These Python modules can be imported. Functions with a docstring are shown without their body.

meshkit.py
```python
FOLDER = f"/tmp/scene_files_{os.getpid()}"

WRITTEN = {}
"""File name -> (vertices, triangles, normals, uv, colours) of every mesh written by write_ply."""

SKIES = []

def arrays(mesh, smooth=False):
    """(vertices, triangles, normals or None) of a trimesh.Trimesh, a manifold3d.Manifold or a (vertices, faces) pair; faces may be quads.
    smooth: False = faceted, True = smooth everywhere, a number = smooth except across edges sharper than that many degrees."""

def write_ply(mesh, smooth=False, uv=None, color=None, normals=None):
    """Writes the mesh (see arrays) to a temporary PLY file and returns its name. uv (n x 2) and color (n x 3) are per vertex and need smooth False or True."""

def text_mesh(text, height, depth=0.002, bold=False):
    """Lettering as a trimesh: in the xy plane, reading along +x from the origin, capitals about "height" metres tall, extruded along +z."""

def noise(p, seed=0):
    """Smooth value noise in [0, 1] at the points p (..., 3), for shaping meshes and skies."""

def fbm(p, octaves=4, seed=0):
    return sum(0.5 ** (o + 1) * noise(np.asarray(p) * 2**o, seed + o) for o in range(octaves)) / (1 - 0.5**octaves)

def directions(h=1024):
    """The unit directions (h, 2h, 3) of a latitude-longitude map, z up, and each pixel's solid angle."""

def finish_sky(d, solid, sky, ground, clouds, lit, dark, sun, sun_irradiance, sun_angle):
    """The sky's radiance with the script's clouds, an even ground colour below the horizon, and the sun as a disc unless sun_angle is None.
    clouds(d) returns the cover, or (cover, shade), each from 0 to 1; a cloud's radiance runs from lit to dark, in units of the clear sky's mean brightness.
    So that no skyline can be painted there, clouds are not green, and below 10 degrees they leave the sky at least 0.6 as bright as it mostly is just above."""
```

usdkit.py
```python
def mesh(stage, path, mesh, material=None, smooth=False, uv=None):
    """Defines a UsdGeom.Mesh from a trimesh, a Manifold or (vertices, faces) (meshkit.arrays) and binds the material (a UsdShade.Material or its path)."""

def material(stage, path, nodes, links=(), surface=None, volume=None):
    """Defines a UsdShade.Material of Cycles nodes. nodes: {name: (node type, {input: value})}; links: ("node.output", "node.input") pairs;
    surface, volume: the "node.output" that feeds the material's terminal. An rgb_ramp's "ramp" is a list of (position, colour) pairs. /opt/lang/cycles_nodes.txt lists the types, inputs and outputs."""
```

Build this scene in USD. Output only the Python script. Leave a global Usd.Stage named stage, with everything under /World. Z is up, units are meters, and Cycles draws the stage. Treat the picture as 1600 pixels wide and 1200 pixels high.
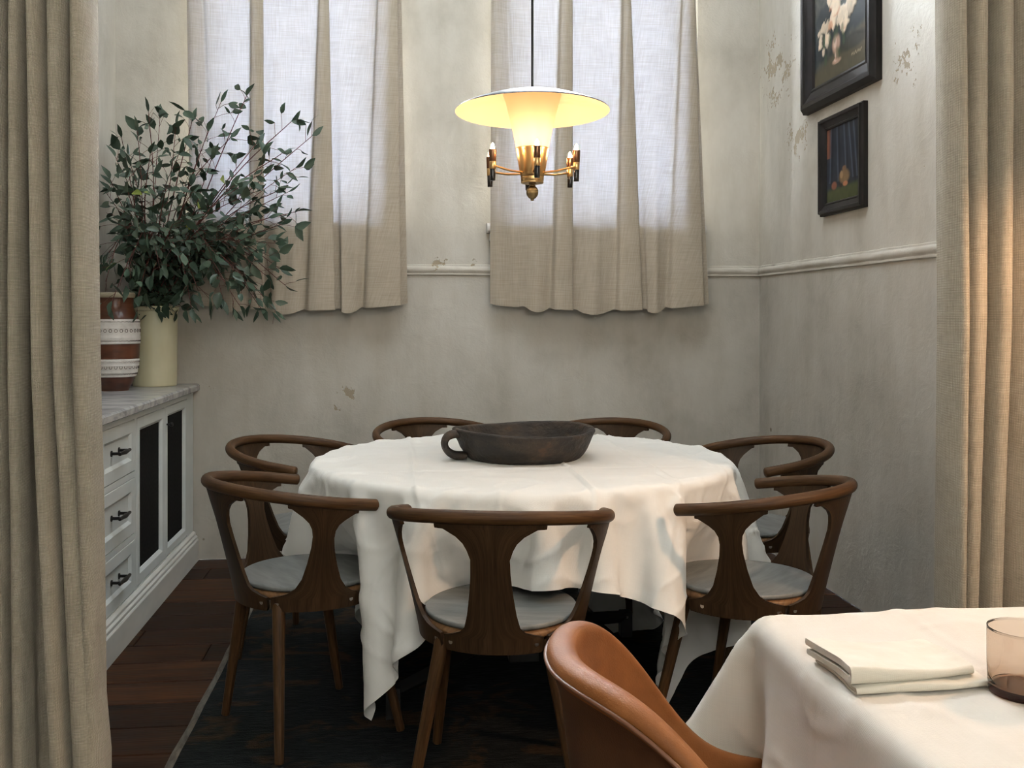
import math, numpy as np, trimesh, manifold3d, usdkit, meshkit
from shapely.geometry import Polygon, box as sbox, Point
from scipy import ndimage
from pxr import Usd, UsdGeom, UsdLux, UsdShade, Gf, Sdf, Vt

stage = Usd.Stage.CreateInMemory()
UsdGeom.SetStageUpAxis(stage, 'Z'); UsdGeom.SetStageMetersPerUnit(stage, 1.0)
UsdGeom.Xform.Define(stage, '/World'); UsdGeom.Scope.Define(stage, '/World/Looks')
PI = math.pi

# ------------------------------------------------------------------ camera, sky, lights, exposure
FPX, VPX, HZY, CAMZ = 1560.0, 628.0, 494.0, 1.2
YAW = math.atan((800 - VPX) / FPX)
cam = UsdGeom.Camera.Define(stage, '/World/camera')
cam.CreateHorizontalApertureAttr(36.0); cam.CreateFocalLengthAttr(36.0 * FPX / 1600)
cam.CreateVerticalApertureOffsetAttr(-(600 - HZY) / 1600 * 36.0)
cam.CreateClippingRangeAttr(Gf.Vec2f(0.05, 200))
cam.AddTranslateOp().Set(Gf.Vec3d(0, 0, CAMZ)); cam.AddRotateXYZOp().Set(Gf.Vec3f(90, 0, -math.degrees(YAW)))
EXPOSURE = 0.0
cam.CreateExposureAttr(EXPOSURE)

dome = UsdLux.DomeLight.Define(stage, '/World/sky')                 # even overcast sky outside the windows
dome.CreateColorAttr(Gf.Vec3f(0.86, 0.93, 1.0)); dome.CreateIntensityAttr(23.0)

def rect_light(name, loc, rot, w, h, color, inten):
    l = UsdLux.RectLight.Define(stage, '/World/' + name)
    l.CreateWidthAttr(w); l.CreateHeightAttr(h); l.CreateColorAttr(Gf.Vec3f(*color)); l.CreateIntensityAttr(inten)
    l.AddTranslateOp().Set(Gf.Vec3d(*loc)); l.AddRotateXYZOp().Set(Gf.Vec3f(*rot)); return l
# daylight of the tall front windows far behind the camera
rect_light('front_window_daylight', (0.55, -2.1, 2.6), (90, 0, 180), 2.4, 1.9, (0.95, 0.98, 1.0), 12.5)

# added soft fill under the closed ceiling, brightens the tabletop and walls
rect_light('roof_light_daylight', (0.35, 3.25, 4.22), (0, 0, 0), 1.6, 1.6, (0.88, 0.955, 1.0), 6.9)

# ------------------------------------------------------------------ helpers
def cat(ms): return trimesh.util.concatenate([m for m in ms])
def tm(v, f): return trimesh.Trimesh(np.asarray(v, float), np.asarray(f), process=False)
def cbox(lo, hi, b=0.003):
    lo, hi = np.array(lo, float), np.array(hi, float)
    b = min(b, 0.45 * (hi - lo).min()); pts = []
    for s in np.ndindex(2, 2, 2):
        c = np.where(np.array(s) == 1, hi, lo); d = np.where(np.array(s) == 1, -1, 1) * b
        for k in range(3):
            p = c + d; p[k] = c[k]; pts.append(p)
    return trimesh.convex.convex_hull(np.array(pts))
def rot2(a):
    c, s = math.cos(a), math.sin(a); return np.array([[c, -s], [s, c]])
def crom(P, n):
    """Catmull-Rom through control points P (k, d), n samples by parameter."""
    P = np.asarray(P, float); k = len(P); t = np.linspace(0, k - 1, n); i = np.clip(t.astype(int), 0, k - 2); f = (t - i)[:, None]
    g = lambda j: P[np.clip(j, 0, k - 1)]
    a, b, c, d = g(i - 1), g(i), g(i + 1), g(i + 2)
    return 0.5 * (2 * b + (c - a) * f + (2 * a - 5 * b + 4 * c - d) * f**2 + (3 * b - a - 3 * c + d) * f**3)
def frames(p):
    p = np.asarray(p, float); t = np.gradient(p, axis=0); t /= np.linalg.norm(t, axis=1, keepdims=True) + 1e-12
    a = np.zeros_like(t); ref = np.array([0, 0, 1.0]) if abs(t[0, 2]) < 0.9 else np.array([1.0, 0, 0])
    for i in range(len(p)):
        v = ref - t[i] * (ref @ t[i]); a[i] = v / (np.linalg.norm(v) + 1e-12); ref = a[i]
    return t, a, np.cross(t, a)
def tube(p, r, n=12, caps=True, flat=1.0):
    """Swept tube: returns (mesh, uv), u along the length, v around."""
    p = np.asarray(p, float); r = np.broadcast_to(np.asarray(r, float), (len(p),))
    if caps:
        t0 = (p[0] - p[1]) / np.linalg.norm(p[0] - p[1]); t1 = (p[-1] - p[-2]) / np.linalg.norm(p[-1] - p[-2])
        p = np.vstack([p[0] + t0 * r[0] * .02, p[0] - t0 * r[0] * .08, p[0] - t0 * r[0] * .3, p[1:-1], p[-1] - t1 * r[-1] * .3, p[-1] - t1 * r[-1] * .08, p[-1] + t1 * r[-1] * .02])
        r = np.concatenate([[r[0] * .0001, r[0] * .75, r[0]], r[1:-1], [r[-1], r[-1] * .75, r[-1] * .0001]])
    t, a, b = frames(p); ang = np.linspace(0, 2 * PI, n + 1)
    v = p[:, None] + r[:, None, None] * (np.cos(ang)[None, :, None] * a[:, None] + flat * np.sin(ang)[None, :, None] * b[:, None])
    L = np.concatenate([[0], np.cumsum(np.linalg.norm(np.diff(p, axis=0), axis=1))])
    uv = np.stack(np.broadcast_arrays(L[:, None], (ang * r.max())[None]), -1)
    return grid(v, uv)
def grid(v, uv=None):
    n, m = v.shape[:2]; i = np.arange(n * m).reshape(n, m)
    a, b, c, d = i[:-1, :-1].ravel(), i[:-1, 1:].ravel(), i[1:, 1:].ravel(), i[1:, :-1].ravel()
    f = np.vstack([np.stack([a, d, c], 1), np.stack([a, c, b], 1)])
    return tm(v.reshape(-1, 3), f), None if uv is None else uv.reshape(-1, 2)
def lathe(profile, n=48, c=(0, 0, 0)):
    """Revolve (r, z) points about z; seam duplicated; returns (mesh, uv)."""
    p = np.asarray(profile, float); ang = np.linspace(0, 2 * PI, n + 1)
    v = np.stack([p[:, None, 0] * np.cos(ang), p[:, None, 0] * np.sin(ang), np.broadcast_to(p[:, None, 1], (len(p), n + 1))], -1) + np.array(c)
    L = np.concatenate([[0], np.cumsum(np.linalg.norm(np.diff(p, axis=0), axis=1))])
    uv = np.stack(np.broadcast_arrays(ang[None] * p[:, 0].max(), L[:, None]), -1)
    return grid(np.ascontiguousarray(v.transpose(1, 0, 2)), np.ascontiguousarray(uv.transpose(1, 0, 2)))
def cyl(p0, p1, r, n=16):
    return trimesh.creation.cylinder(radius=r, segment=[p0, p1], sections=n)
def thicken(P, t):
    """A sheet P (n, m, 3) given thickness t: closed solid grid; returns (mesh, uv in metres)."""
    du, dv = np.gradient(P, axis=0), np.gradient(P, axis=1); nn = np.cross(du, dv); nn /= np.linalg.norm(nn, axis=2, keepdims=True) + 1e-12
    A, B = P + nn * t / 2, P - nn * t / 2; n, m = P.shape[:2]
    U = np.concatenate([np.zeros((1, m)), np.cumsum(np.linalg.norm(np.diff(P, axis=0), axis=2), 0)]).mean(1)[:, None] + np.zeros((n, m))
    V = np.concatenate([np.zeros((n, 1)), np.cumsum(np.linalg.norm(np.diff(P, axis=1), axis=2), 1)], 1).mean(0)[None] + np.zeros((n, m))
    uv = np.stack([U, V], -1)
    parts, uvs = [], []
    for v, w in ((A, uv), (B[::-1], uv[::-1])):
        g, q = grid(v, w); parts.append(g); uvs.append(q)
    for ea, eb, w in ((B[0], A[0], uv[0]), (A[-1], B[-1], uv[-1]), (A[:, 0], B[:, 0], uv[:, 0]), (B[:, -1], A[:, -1], uv[:, -1])):
        g, q = grid(np.stack([ea, eb]), np.stack([w, w])); parts.append(g); uvs.append(q)
    return cat(parts), np.vstack(uvs)

LOC, USED = {'/World': np.zeros(3)}, set()
def numbered(path):
    k, p = 0, path
    while p in USED:
        k += 1; p = f'{path}_{k:03d}'
    USED.add(p); return p
def setdata(prim, label=None, category=None, group=None, kind=None):
    for k, v in (('label', label), ('category', category), ('group', group), ('kind', kind)):
        if v: prim.SetCustomDataByKey(k, v)
def thing(name, label=None, category=None, loc=(0, 0, 0), rz=0.0, group=None, kind=None):
    path = numbered('/World/' + name); x = UsdGeom.Xform.Define(stage, path)
    x.AddTranslateOp().Set(Gf.Vec3d(*map(float, loc))); x.AddRotateZOp().Set(math.degrees(rz))
    setdata(x.GetPrim(), label, category, group, kind); LOC[path] = np.array(loc, float); return path
def obj(name, mesh, m, parent='/World', uv=None, smooth=30, cd=None, **data):
    """One Mesh prim. Vertices are given in the world frame and stored relative to the parent thing's base."""
    if isinstance(mesh, tuple): mesh, uv = mesh[0], mesh[1] if len(mesh) > 1 and uv is None else uv
    path = numbered(parent + '/' + name); off = LOC[parent]
    if not isinstance(mesh, trimesh.Trimesh):
        v, f, _ = meshkit.arrays(mesh); mesh = tm(v, f)
    mesh = tm(mesh.vertices - off, mesh.faces)
    p = usdkit.mesh(stage, path, mesh, M[m], smooth=True if uv is not None or cd is not None else smooth, uv=uv)
    if cd is not None:
        UsdGeom.PrimvarsAPI(p).CreatePrimvar('paint', Sdf.ValueTypeNames.Color3fArray, 'vertex').Set(Vt.Vec3fArray.FromNumpy(np.asarray(cd, np.float32)))
    if parent in LOC: LOC[path] = off
    setdata(p.GetPrim(), **data); return path
def dup(src, loc, rz, label, group=None):
    path = numbered(src); x = UsdGeom.Xform.Define(stage, path); pr = x.GetPrim()
    pr.GetReferences().AddInternalReference(src)
    pr.GetAttribute('xformOp:translate').Set(Gf.Vec3d(*map(float, loc))); pr.GetAttribute('xformOp:rotateZ').Set(math.degrees(rz))
    pr.SetInstanceable(True); setdata(pr, label, None, group); return path
def move(path, loc, rz):
    pr = stage.GetPrimAtPath(path); pr.GetAttribute('xformOp:translate').Set(Gf.Vec3d(*map(float, loc))); pr.GetAttribute('xformOp:rotateZ').Set(math.degrees(rz))

# measured photograph rays -> real positions (survey of the room)
FW, RT = np.array([math.sin(YAW), math.cos(YAW)]), np.array([math.cos(YAW), -math.sin(YAW)])
def survey_y(u, Y): d = FW + RT * (u - 800) / FPX; return d[0] * Y / d[1]           # x on the plane y = Y
def survey_z(u, v, Y): d = FW + RT * (u - 800) / FPX; return CAMZ - (v - HZY) * (Y / d[1]) / FPX

# ------------------------------------------------------------------ materials
M = {}
def mat(name, nodes, links, surface='p.BSDF'):
    M[name] = usdkit.material(stage, '/World/Looks/' + name, nodes, links, surface=surface); return M[name]
def plain(name, col, rough=0.5, **kw):
    mat(name, {'p': ('principled_bsdf', {'base_color': col, 'roughness': rough, **kw})}, [])
def noisy(name, cols, scale=(8, 8, 8), detail=5, rough=0.6, bump=0.0, bscale=None, coord='pos', rrange=None, distortion=0.0, **kw):
    """colour ramp over stretched noise plus fine bump."""
    src = {'pos': ('geometry', {}), 'uv': ('uvmap', {'attribute': 'st'})}[coord]; out = {'pos': 'c.position', 'uv': 'c.UV'}[coord]
    n = {'c': src, 'm': ('mapping', {'scale': scale}), 'n': ('noise_texture', {'scale': 1.0, 'detail': detail, 'roughness': 0.6, 'distortion': distortion}),
         'r': ('rgb_ramp', {'ramp': cols}), 'p': ('principled_bsdf', {'roughness': rough, **kw})}
    l = [(out, 'm.vector'), ('m.vector', 'n.vector'), ('n.fac', 'r.fac'), ('r.color', 'p.base_color')]
    if bump:
        n['m2'] = ('mapping', {'scale': bscale or tuple(4 * s for s in scale)}); n['n2'] = ('noise_texture', {'scale': 1.0, 'detail': 4})
        n['b'] = ('bump', {'strength': 1.0, 'distance': bump}); l += [(out, 'm2.vector'), ('m2.vector', 'n2.vector'), ('n2.fac', 'b.height'), ('b.normal', 'p.normal')]
    if rrange:
        n['rr'] = ('map_range', {'to_min': rrange[0], 'to_max': rrange[1]}); l += [('n.fac', 'rr.value'), ('rr.result', 'p.roughness')]
    mat(name, n, l)

def plaster(name):
    n = {'c': ('geometry', {}),
         'm1': ('mapping', {'scale': (1.1, 1.1, 0.8)}), 'n1': ('noise_texture', {'scale': 1.6, 'detail': 7, 'roughness': 0.62}),
         'r1': ('rgb_ramp', {'ramp': [(0.30, (0.425, 0.40, 0.35)), (0.45, (0.55, 0.525, 0.47)), (0.58, (0.62, 0.595, 0.54)), (0.75, (0.68, 0.66, 0.61))]}),
         'm2': ('mapping', {'scale': (5, 5, 1.1)}), 'n2': ('noise_texture', {'scale': 1.3, 'detail': 6, 'roughness': 0.65}),
         'r2': ('rgb_ramp', {'ramp': [(0.35, (0.80, 0.775, 0.72)), (0.55, (1, 1, 1))]}),
         'x1': ('mix_color', {'blend_type': 'multiply', 'fac': 0.38}),
         # flaked spots: scattered, plus the patches surveyed on the real walls
         'n3': ('noise_texture', {'scale': 58.0, 'detail': 4, 'roughness': 0.65}), 'n4': ('noise_texture', {'scale': 1.9, 'detail': 3}),
         'm4': ('map_range', {'from_min': 0.60, 'from_max': 0.76, 'to_min': 0.0, 'to_max': 0.85, 'clamp': True}),
         'h3': ('math', {'math_type': 'multiply', 'value2': 0.5}), 'h4': ('math', {'math_type': 'multiply', 'value2': 0.345}), 'a1': ('math', {'math_type': 'add'}),
         'r3': ('rgb_ramp', {'ramp': [(0.590, (0, 0, 0)), (0.610, (1, 1, 1))]}),
         'x2': ('mix_color', {'blend_type': 'mix', 'b': (0.40, 0.34, 0.25)}),
         # small dark nicks
         'v': ('voronoi_texture', {'scale': 3.2}), 'rv': ('rgb_ramp', {'ramp': [(0.0, (1, 1, 1)), (0.030, (0.8, 0.8, 0.8)), (0.038, (0, 0, 0))]}),
         'x3': ('mix_color', {'blend_type': 'mix', 'b': (0.20, 0.16, 0.11)}),
         'nb1': ('noise_texture', {'scale': 9.0, 'detail': 6, 'roughness': 0.6, 'distortion': 0.6}), 'nb2': ('noise_texture', {'scale': 85.0, 'detail': 3}),
         'k': ('mix_float', {'fac': 0.12}), 'sb': ('math', {'math_type': 'subtract'}), 'sc': ('math', {'math_type': 'multiply', 'value2': 0.25}), 'rv2': ('rgb_to_bw', {}),
         'b': ('bump', {'strength': 1.0, 'distance': 0.006}), 'sz': ('separate_xyz', {}), 'mz': ('map_range', {'from_min': 1.40, 'from_max': 1.43, 'to_min': 0.86, 'to_max': 0.98, 'clamp': True}), 'hz': ('hsv', {}), 'p': ('principled_bsdf', {'roughness': 0.72, 'specular_ior_level': 0.3})}
    l = [('c.position', f'{k}.vector') for k in ('m1', 'm2', 'n3', 'n4', 'v', 'nb1', 'nb2')]
    l += [('m1.vector', 'n1.vector'), ('n1.fac', 'r1.fac'), ('m2.vector', 'n2.vector'), ('n2.fac', 'r2.fac'), ('r1.color', 'x1.a'), ('r2.color', 'x1.b'),
          ('n3.fac', 'h3.value1'), ('n4.fac', 'm4.value'), ('h3.value', 'a1.value1'), ('h4.value', 'a1.value2'), ('a1.value', 'r3.fac'), ('r3.color', 'rv2.color'), ('rv2.val', 'x2.fac'), ('x1.result', 'x2.a'),
          ('v.distance', 'rv.fac'), ('rv.color', 'x3.fac'), ('x2.result', 'x3.a'), ('c.position', 'sz.vector'), ('sz.z', 'mz.value'), ('mz.result', 'hz.value'), ('x3.result', 'hz.color'), ('hz.color', 'p.base_color'),
          ('nb1.fac', 'k.a'), ('nb2.fac', 'k.b'), ('k.result', 'sb.value1'), ('rv2.val', 'sc.value1'), ('sc.value', 'sb.value2'), ('sb.value', 'b.height'), ('b.normal', 'p.normal')]
    last = 'm4.result'
    for i, (c, r0, k) in enumerate([((1.864, 4.80, 2.45), 0.60, 1.25), ((1.864, 4.55, 2.05), 0.40, 1.2), ((1.864, 3.55, 2.15), 0.45, 1.15), ((0.25, 5.06, 1.475), 0.26, 1.5), ((-0.28, 5.06, 0.78), 0.17, 1.4), ((-0.25, 5.06, 0.68), 0.08, 1.6), ((-0.93, 5.06, 0.83), 0.10, 1.0), ((1.864, 5.06, 2.5), 0.5, 0.9), ((-0.75, 5.06, 0.05), 0.3, 1.0), ((1.0, 5.06, 0.72), 0.15, 0.9)]):
        n[f'd{i}'] = ('vector_math', {'math_type': 'distance', 'vector2': c}); n[f'e{i}'] = ('map_range', {'from_min': 0.0, 'from_max': r0, 'to_min': k, 'to_max': 0.0, 'clamp': True}); n[f'g{i}'] = ('math', {'math_type': 'maximum'})
        l += [('c.position', f'd{i}.vector1'), (f'd{i}.value', f'e{i}.value'), (f'e{i}.result', f'g{i}.value1'), (last, f'g{i}.value2')]; last = f'g{i}.value'
    n |= {'n6': ('noise_texture', {'scale': 8.0, 'detail': 3, 'roughness': 0.6}), 'm6': ('map_range', {'from_min': 0.42, 'from_max': 0.58, 'to_min': 0.45, 'to_max': 1.12, 'clamp': True}), 'q6': ('math', {'math_type': 'multiply'})}
    l += [('c.position', 'n6.vector'), ('n6.fac', 'm6.value'), (last, 'q6.value1'), ('m6.result', 'q6.value2'), ('q6.value', 'h4.value1')]
    mat(name, n, l)
plaster('plaster')
plain('ceiling_paint', (0.75, 0.74, 0.71), 0.8)
plain('window_paint', (0.62, 0.60, 0.58), 0.45)
mat('pane_glass', {'f': ('fresnel', {'IOR': 1.5}), 't': ('transparent_bsdf', {}), 'g': ('glossy_bsdf', {'roughness': 0.02}), 'x': ('mix_closure', {})},
    [('f.fac', 'x.fac'), ('t.BSDF', 'x.closure1'), ('g.BSDF', 'x.closure2')], surface='x.closure')

def wood(name, dark, mid, light, su, sv, rough=(0.35, 0.55), coord='uv', vary=0.0, bump=0.0004, spec=0.3):
    src = {'pos': ('geometry', {}), 'uv': ('uvmap', {'attribute': 'st'})}[coord]; out = {'pos': 'c.position', 'uv': 'c.UV'}[coord]
    sc = (su, sv, sv)
    n = {'c': src, 'm': ('mapping', {'scale': sc}), 'n': ('noise_texture', {'scale': 1.0, 'detail': 6, 'roughness': 0.65, 'distortion': 0.4}),
         'r': ('rgb_ramp', {'ramp': [(0.28, dark), (0.5, mid), (0.74, light)]}), 'm2': ('mapping', {'scale': (su * 2.5, sv * 5, sv * 5)}), 'n2': ('noise_texture', {'scale': 1.0, 'detail': 3}),
         'r2': ('rgb_ramp', {'ramp': [(0.38, (0.45, 0.45, 0.45)), (0.5, (1, 1, 1))]}), 'x': ('mix_color', {'blend_type': 'multiply', 'fac': 0.5}),
         'o': ('object_info', {}), 'h': ('map_range', {'from_min': 0.0, 'from_max': 1.0, 'to_min': 1 - vary, 'to_max': 1 + vary}), 'hs': ('hsv', {}),
         'rr': ('map_range', {'to_min': rough[0], 'to_max': rough[1]}), 'b': ('bump', {'strength': 1.0, 'distance': bump}), 'p': ('principled_bsdf', {'specular_ior_level': spec})}
    l = [(out, 'm.vector'), ('m.vector', 'n.vector'), ('n.fac', 'r.fac'), (out, 'm2.vector'), ('m2.vector', 'n2.vector'), ('n2.fac', 'r2.fac'), ('r.color', 'x.a'), ('r2.color', 'x.b'),
         ('x.result', 'hs.color'), ('o.random', 'h.value'), ('h.result', 'hs.value'), ('hs.color', 'p.base_color'), ('n.fac', 'rr.value'), ('rr.result', 'p.roughness'), ('n2.fac', 'b.height'), ('b.normal', 'p.normal')]
    mat(name, n, l)
wood('chair_wood', (0.015, 0.0080, 0.0036), (0.037, 0.0195, 0.0085), (0.065, 0.035, 0.016), 5, 55, (0.44, 0.6), spec=0.2)
wood('rail_wood', (0.027, 0.0130, 0.0050), (0.066, 0.032, 0.0125), (0.112, 0.057, 0.023), 5, 55, (0.42, 0.58), spec=0.2)
wood('seat_wood', (0.10, 0.050, 0.022), (0.19, 0.10, 0.046), (0.27, 0.15, 0.075), 4, 40, (0.3, 0.5))
for k_, f_ in enumerate((0.62, 0.85, 1.12, 1.5)):
    wood(f'plank_wood_{k_}', tuple(f_ * q for q in (0.009, 0.003, 0.0011)), tuple(f_ * q for q in (0.029, 0.0103, 0.0035)), tuple(f_ * q for q in (0.062, 0.024, 0.0085)), 2.2, 26, (0.42, 0.62), coord='pos', spec=0.14, bump=0.0008)
plain('subfloor', (0.015, 0.01, 0.007), 0.9)

def fabric(name, ca, cb, pitch=0.0022, slub=0.35, trans=0.0, tcol=None, rough=0.9, bump=0.0006, aniso=(30, 900), hem=None, tlevels=(0.75, 1.15), wamp=0.05):
    """Woven cloth from uv in metres: warp and weft threads, irregular slubs; trans adds see-through light."""
    k = 1.0 / pitch
    n = {'c': ('uvmap', {'attribute': 'st'}),
         'ma': ('mapping', {'scale': (aniso[1], aniso[0], 1)}), 'na': ('noise_texture', {'scale': 1.0, 'detail': 2}),
         'mb': ('mapping', {'scale': (aniso[0], aniso[1], 1)}), 'nb': ('noise_texture', {'scale': 1.0, 'detail': 2}),
         'mx': ('mix_float', {'fac': 0.5}), 'big': ('noise_texture', {'scale': 7.0, 'detail': 4}), 'mx2': ('mix_float', {'fac': slub}),
         'r': ('rgb_ramp', {'ramp': [(0.34, ca), (0.66, cb)]}),
         'wa': ('wave_texture', {'bands_direction': 'x', 'scale': k * 0.314, 'distortion': 0.6, 'detail_scale': 2.0}), 'wb': ('wave_texture', {'bands_direction': 'y', 'scale': k * 0.314, 'distortion': 0.6, 'detail_scale': 2.0}),
         'wm': ('math', {'math_type': 'multiply'}), 'wr': ('map_range', {'to_min': 1 - wamp, 'to_max': 1 + wamp * 0.6}), 'hs': ('hsv', {}),
         'b': ('bump', {'strength': 0.8, 'distance': bump}), 'ad': ('math', {'math_type': 'add'}), 'p': ('principled_bsdf', {'roughness': rough, 'specular_ior_level': 0.15, 'sheen_weight': 0.12, 'sheen_roughness': 0.4})}
    l = [('c.UV', f'{q}.vector') for q in ('ma', 'mb', 'big', 'wa', 'wb')]
    l += [('ma.vector', 'na.vector'), ('mb.vector', 'nb.vector'), ('na.fac', 'mx.a'), ('nb.fac', 'mx.b'), ('mx.result', 'mx2.a'), ('big.fac', 'mx2.b'), ('mx2.result', 'r.fac'),
          ('wa.fac', 'wm.value1'), ('wb.fac', 'wm.value2'), ('wm.value', 'wr.value'), ('r.color', 'hs.color'), ('wr.result', 'hs.value'), ('hs.color', 'p.base_color'),
          ('wm.value', 'ad.value1'), ('mx.result', 'ad.value2'), ('ad.value', 'b.height'), ('b.normal', 'p.normal')]
    if not trans: mat(name, n, l); return
    n |= {'t': ('translucent_bsdf', {'color': tcol}), 'tr': ('map_range', {'from_min': 0.3, 'from_max': 0.7, 'to_min': tlevels[0], 'to_max': tlevels[1]}), 'ths': ('hsv', {'color': tcol}),
          's': ('mix_closure', {'fac': trans})}
    l += [('mx.result', 'tr.value'), ('tr.result', 'ths.value'), ('ths.color', 't.color'), ('p.BSDF', 's.closure1'), ('t.BSDF', 's.closure2')]
    mat(name, n, l, surface='s.closure')
fabric('drape_linen', (0.385, 0.345, 0.27), (0.60, 0.545, 0.44), pitch=0.0026, slub=0.25, aniso=(25, 420), bump=0.0012, wamp=0.34)
fabric('sheer_linen', (0.48, 0.415, 0.325), (0.62, 0.55, 0.45), pitch=0.003, slub=0.25, wamp=0.06, trans=0.2, tcol=(0.086, 0.091, 0.109), aniso=(9, 160), tlevels=(0.52, 1.42))
fabric('table_linen', (0.80, 0.80, 0.775), (0.86, 0.86, 0.84), pitch=0.0008, slub=0.5, aniso=(20, 500), bump=0.0002)
fabric('cream_linen', (0.58, 0.54, 0.48), (0.635, 0.595, 0.53), pitch=0.0007, slub=0.5, aniso=(20, 500), bump=0.0002)
fabric('napkin_linen', (0.58, 0.545, 0.465), (0.63, 0.595, 0.515), pitch=0.0012, slub=0.4, aniso=(20, 500), bump=0.0001)

noisy('pad_leather', [(0.3, (0.105, 0.112, 0.110)), (0.5, (0.155, 0.162, 0.158)), (0.7, (0.21, 0.214, 0.208))], (6, 30, 1), coord='uv', rough=0.42, bump=0.0006, bscale=(260, 260, 1))
noisy('tan_leather', [(0.3, (0.15, 0.052, 0.015)), (0.5, (0.21, 0.075, 0.021)), (0.72, (0.265, 0.100, 0.031))], (7, 7, 7), rough=0.55, specular_ior_level=0.22, bump=0.0004, bscale=(420, 420, 420))
noisy('shaded_tan_leather', [(0.3, (0.045, 0.018, 0.008)), (0.5, (0.065, 0.026, 0.011)), (0.72, (0.09, 0.037, 0.016))], (7, 7, 7), rough=0.5, specular_ior_level=0.25, bump=0.0004, bscale=(420, 420, 420))  # darker copy of the tan leather; shade of the outer side painted in
plain('piping_leather', (0.13, 0.048, 0.02), 0.45)
mat('rug_wool', {'c': ('geometry', {}), 'm1': ('mapping', {'scale': (16, 130, 1)}), 'n1': ('noise_texture', {'scale': 1.0, 'detail': 4, 'roughness': 0.7}), 'r1': ('rgb_ramp', {'ramp': [(0.32, (0.003, 0.004, 0.005)), (0.5, (0.010, 0.012, 0.0125)), (0.70, (0.026, 0.030, 0.030))]}),
    'r2': ('rgb_ramp', {'ramp': [(0.30, (0.012, 0.008, 0.005)), (0.5, (0.034, 0.023, 0.0135)), (0.72, (0.062, 0.044, 0.027))]}), 'm3': ('mapping', {'scale': (3.4, 5.2, 1)}), 'n3': ('noise_texture', {'scale': 1.0, 'detail': 5, 'roughness': 0.6, 'distortion': 1.2}),
    'm4': ('map_range', {'from_min': 0.53, 'from_max': 0.60, 'to_min': 0.0, 'to_max': 1.0, 'clamp': True}), 'x': ('mix_color', {'blend_type': 'mix'}), 'n5': ('noise_texture', {'scale': 240.0, 'detail': 2}), 'b': ('bump', {'strength': 1.0, 'distance': 0.004}), 'p': ('principled_bsdf', {'roughness': 0.95, 'specular_ior_level': 0.1})},
    [('c.position', 'm1.vector'), ('m1.vector', 'n1.vector'), ('n1.fac', 'r1.fac'), ('n1.fac', 'r2.fac'), ('c.position', 'm3.vector'), ('m3.vector', 'n3.vector'), ('n3.fac', 'm4.value'), ('m4.result', 'x.fac'), ('r1.color', 'x.a'), ('r2.color', 'x.b'), ('x.result', 'p.base_color'), ('c.position', 'n5.vector'), ('n5.fac', 'b.height'), ('b.normal', 'p.normal')])
noisy('rug_binding', [(0.3, (0.06, 0.055, 0.045)), (0.7, (0.16, 0.145, 0.12))], (60, 14, 1), rough=0.95, bump=0.002)
noisy('marble', [(0.30, (0.20, 0.205, 0.215)), (0.44, (0.33, 0.335, 0.345)), (0.54, (0.46, 0.46, 0.465)), (0.72, (0.55, 0.55, 0.545))], (3.5, 9, 14), detail=8, rough=0.22, distortion=1.4)
noisy('cabinet_paint', [(0.3, (0.60, 0.65, 0.65)), (0.6, (0.69, 0.73, 0.73))], (3, 3, 6), rough=0.5)
noisy('plinth_paint', [(0.3, (0.54, 0.54, 0.51)), (0.6, (0.64, 0.635, 0.60))], (3, 3, 8), rough=0.55)
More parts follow.
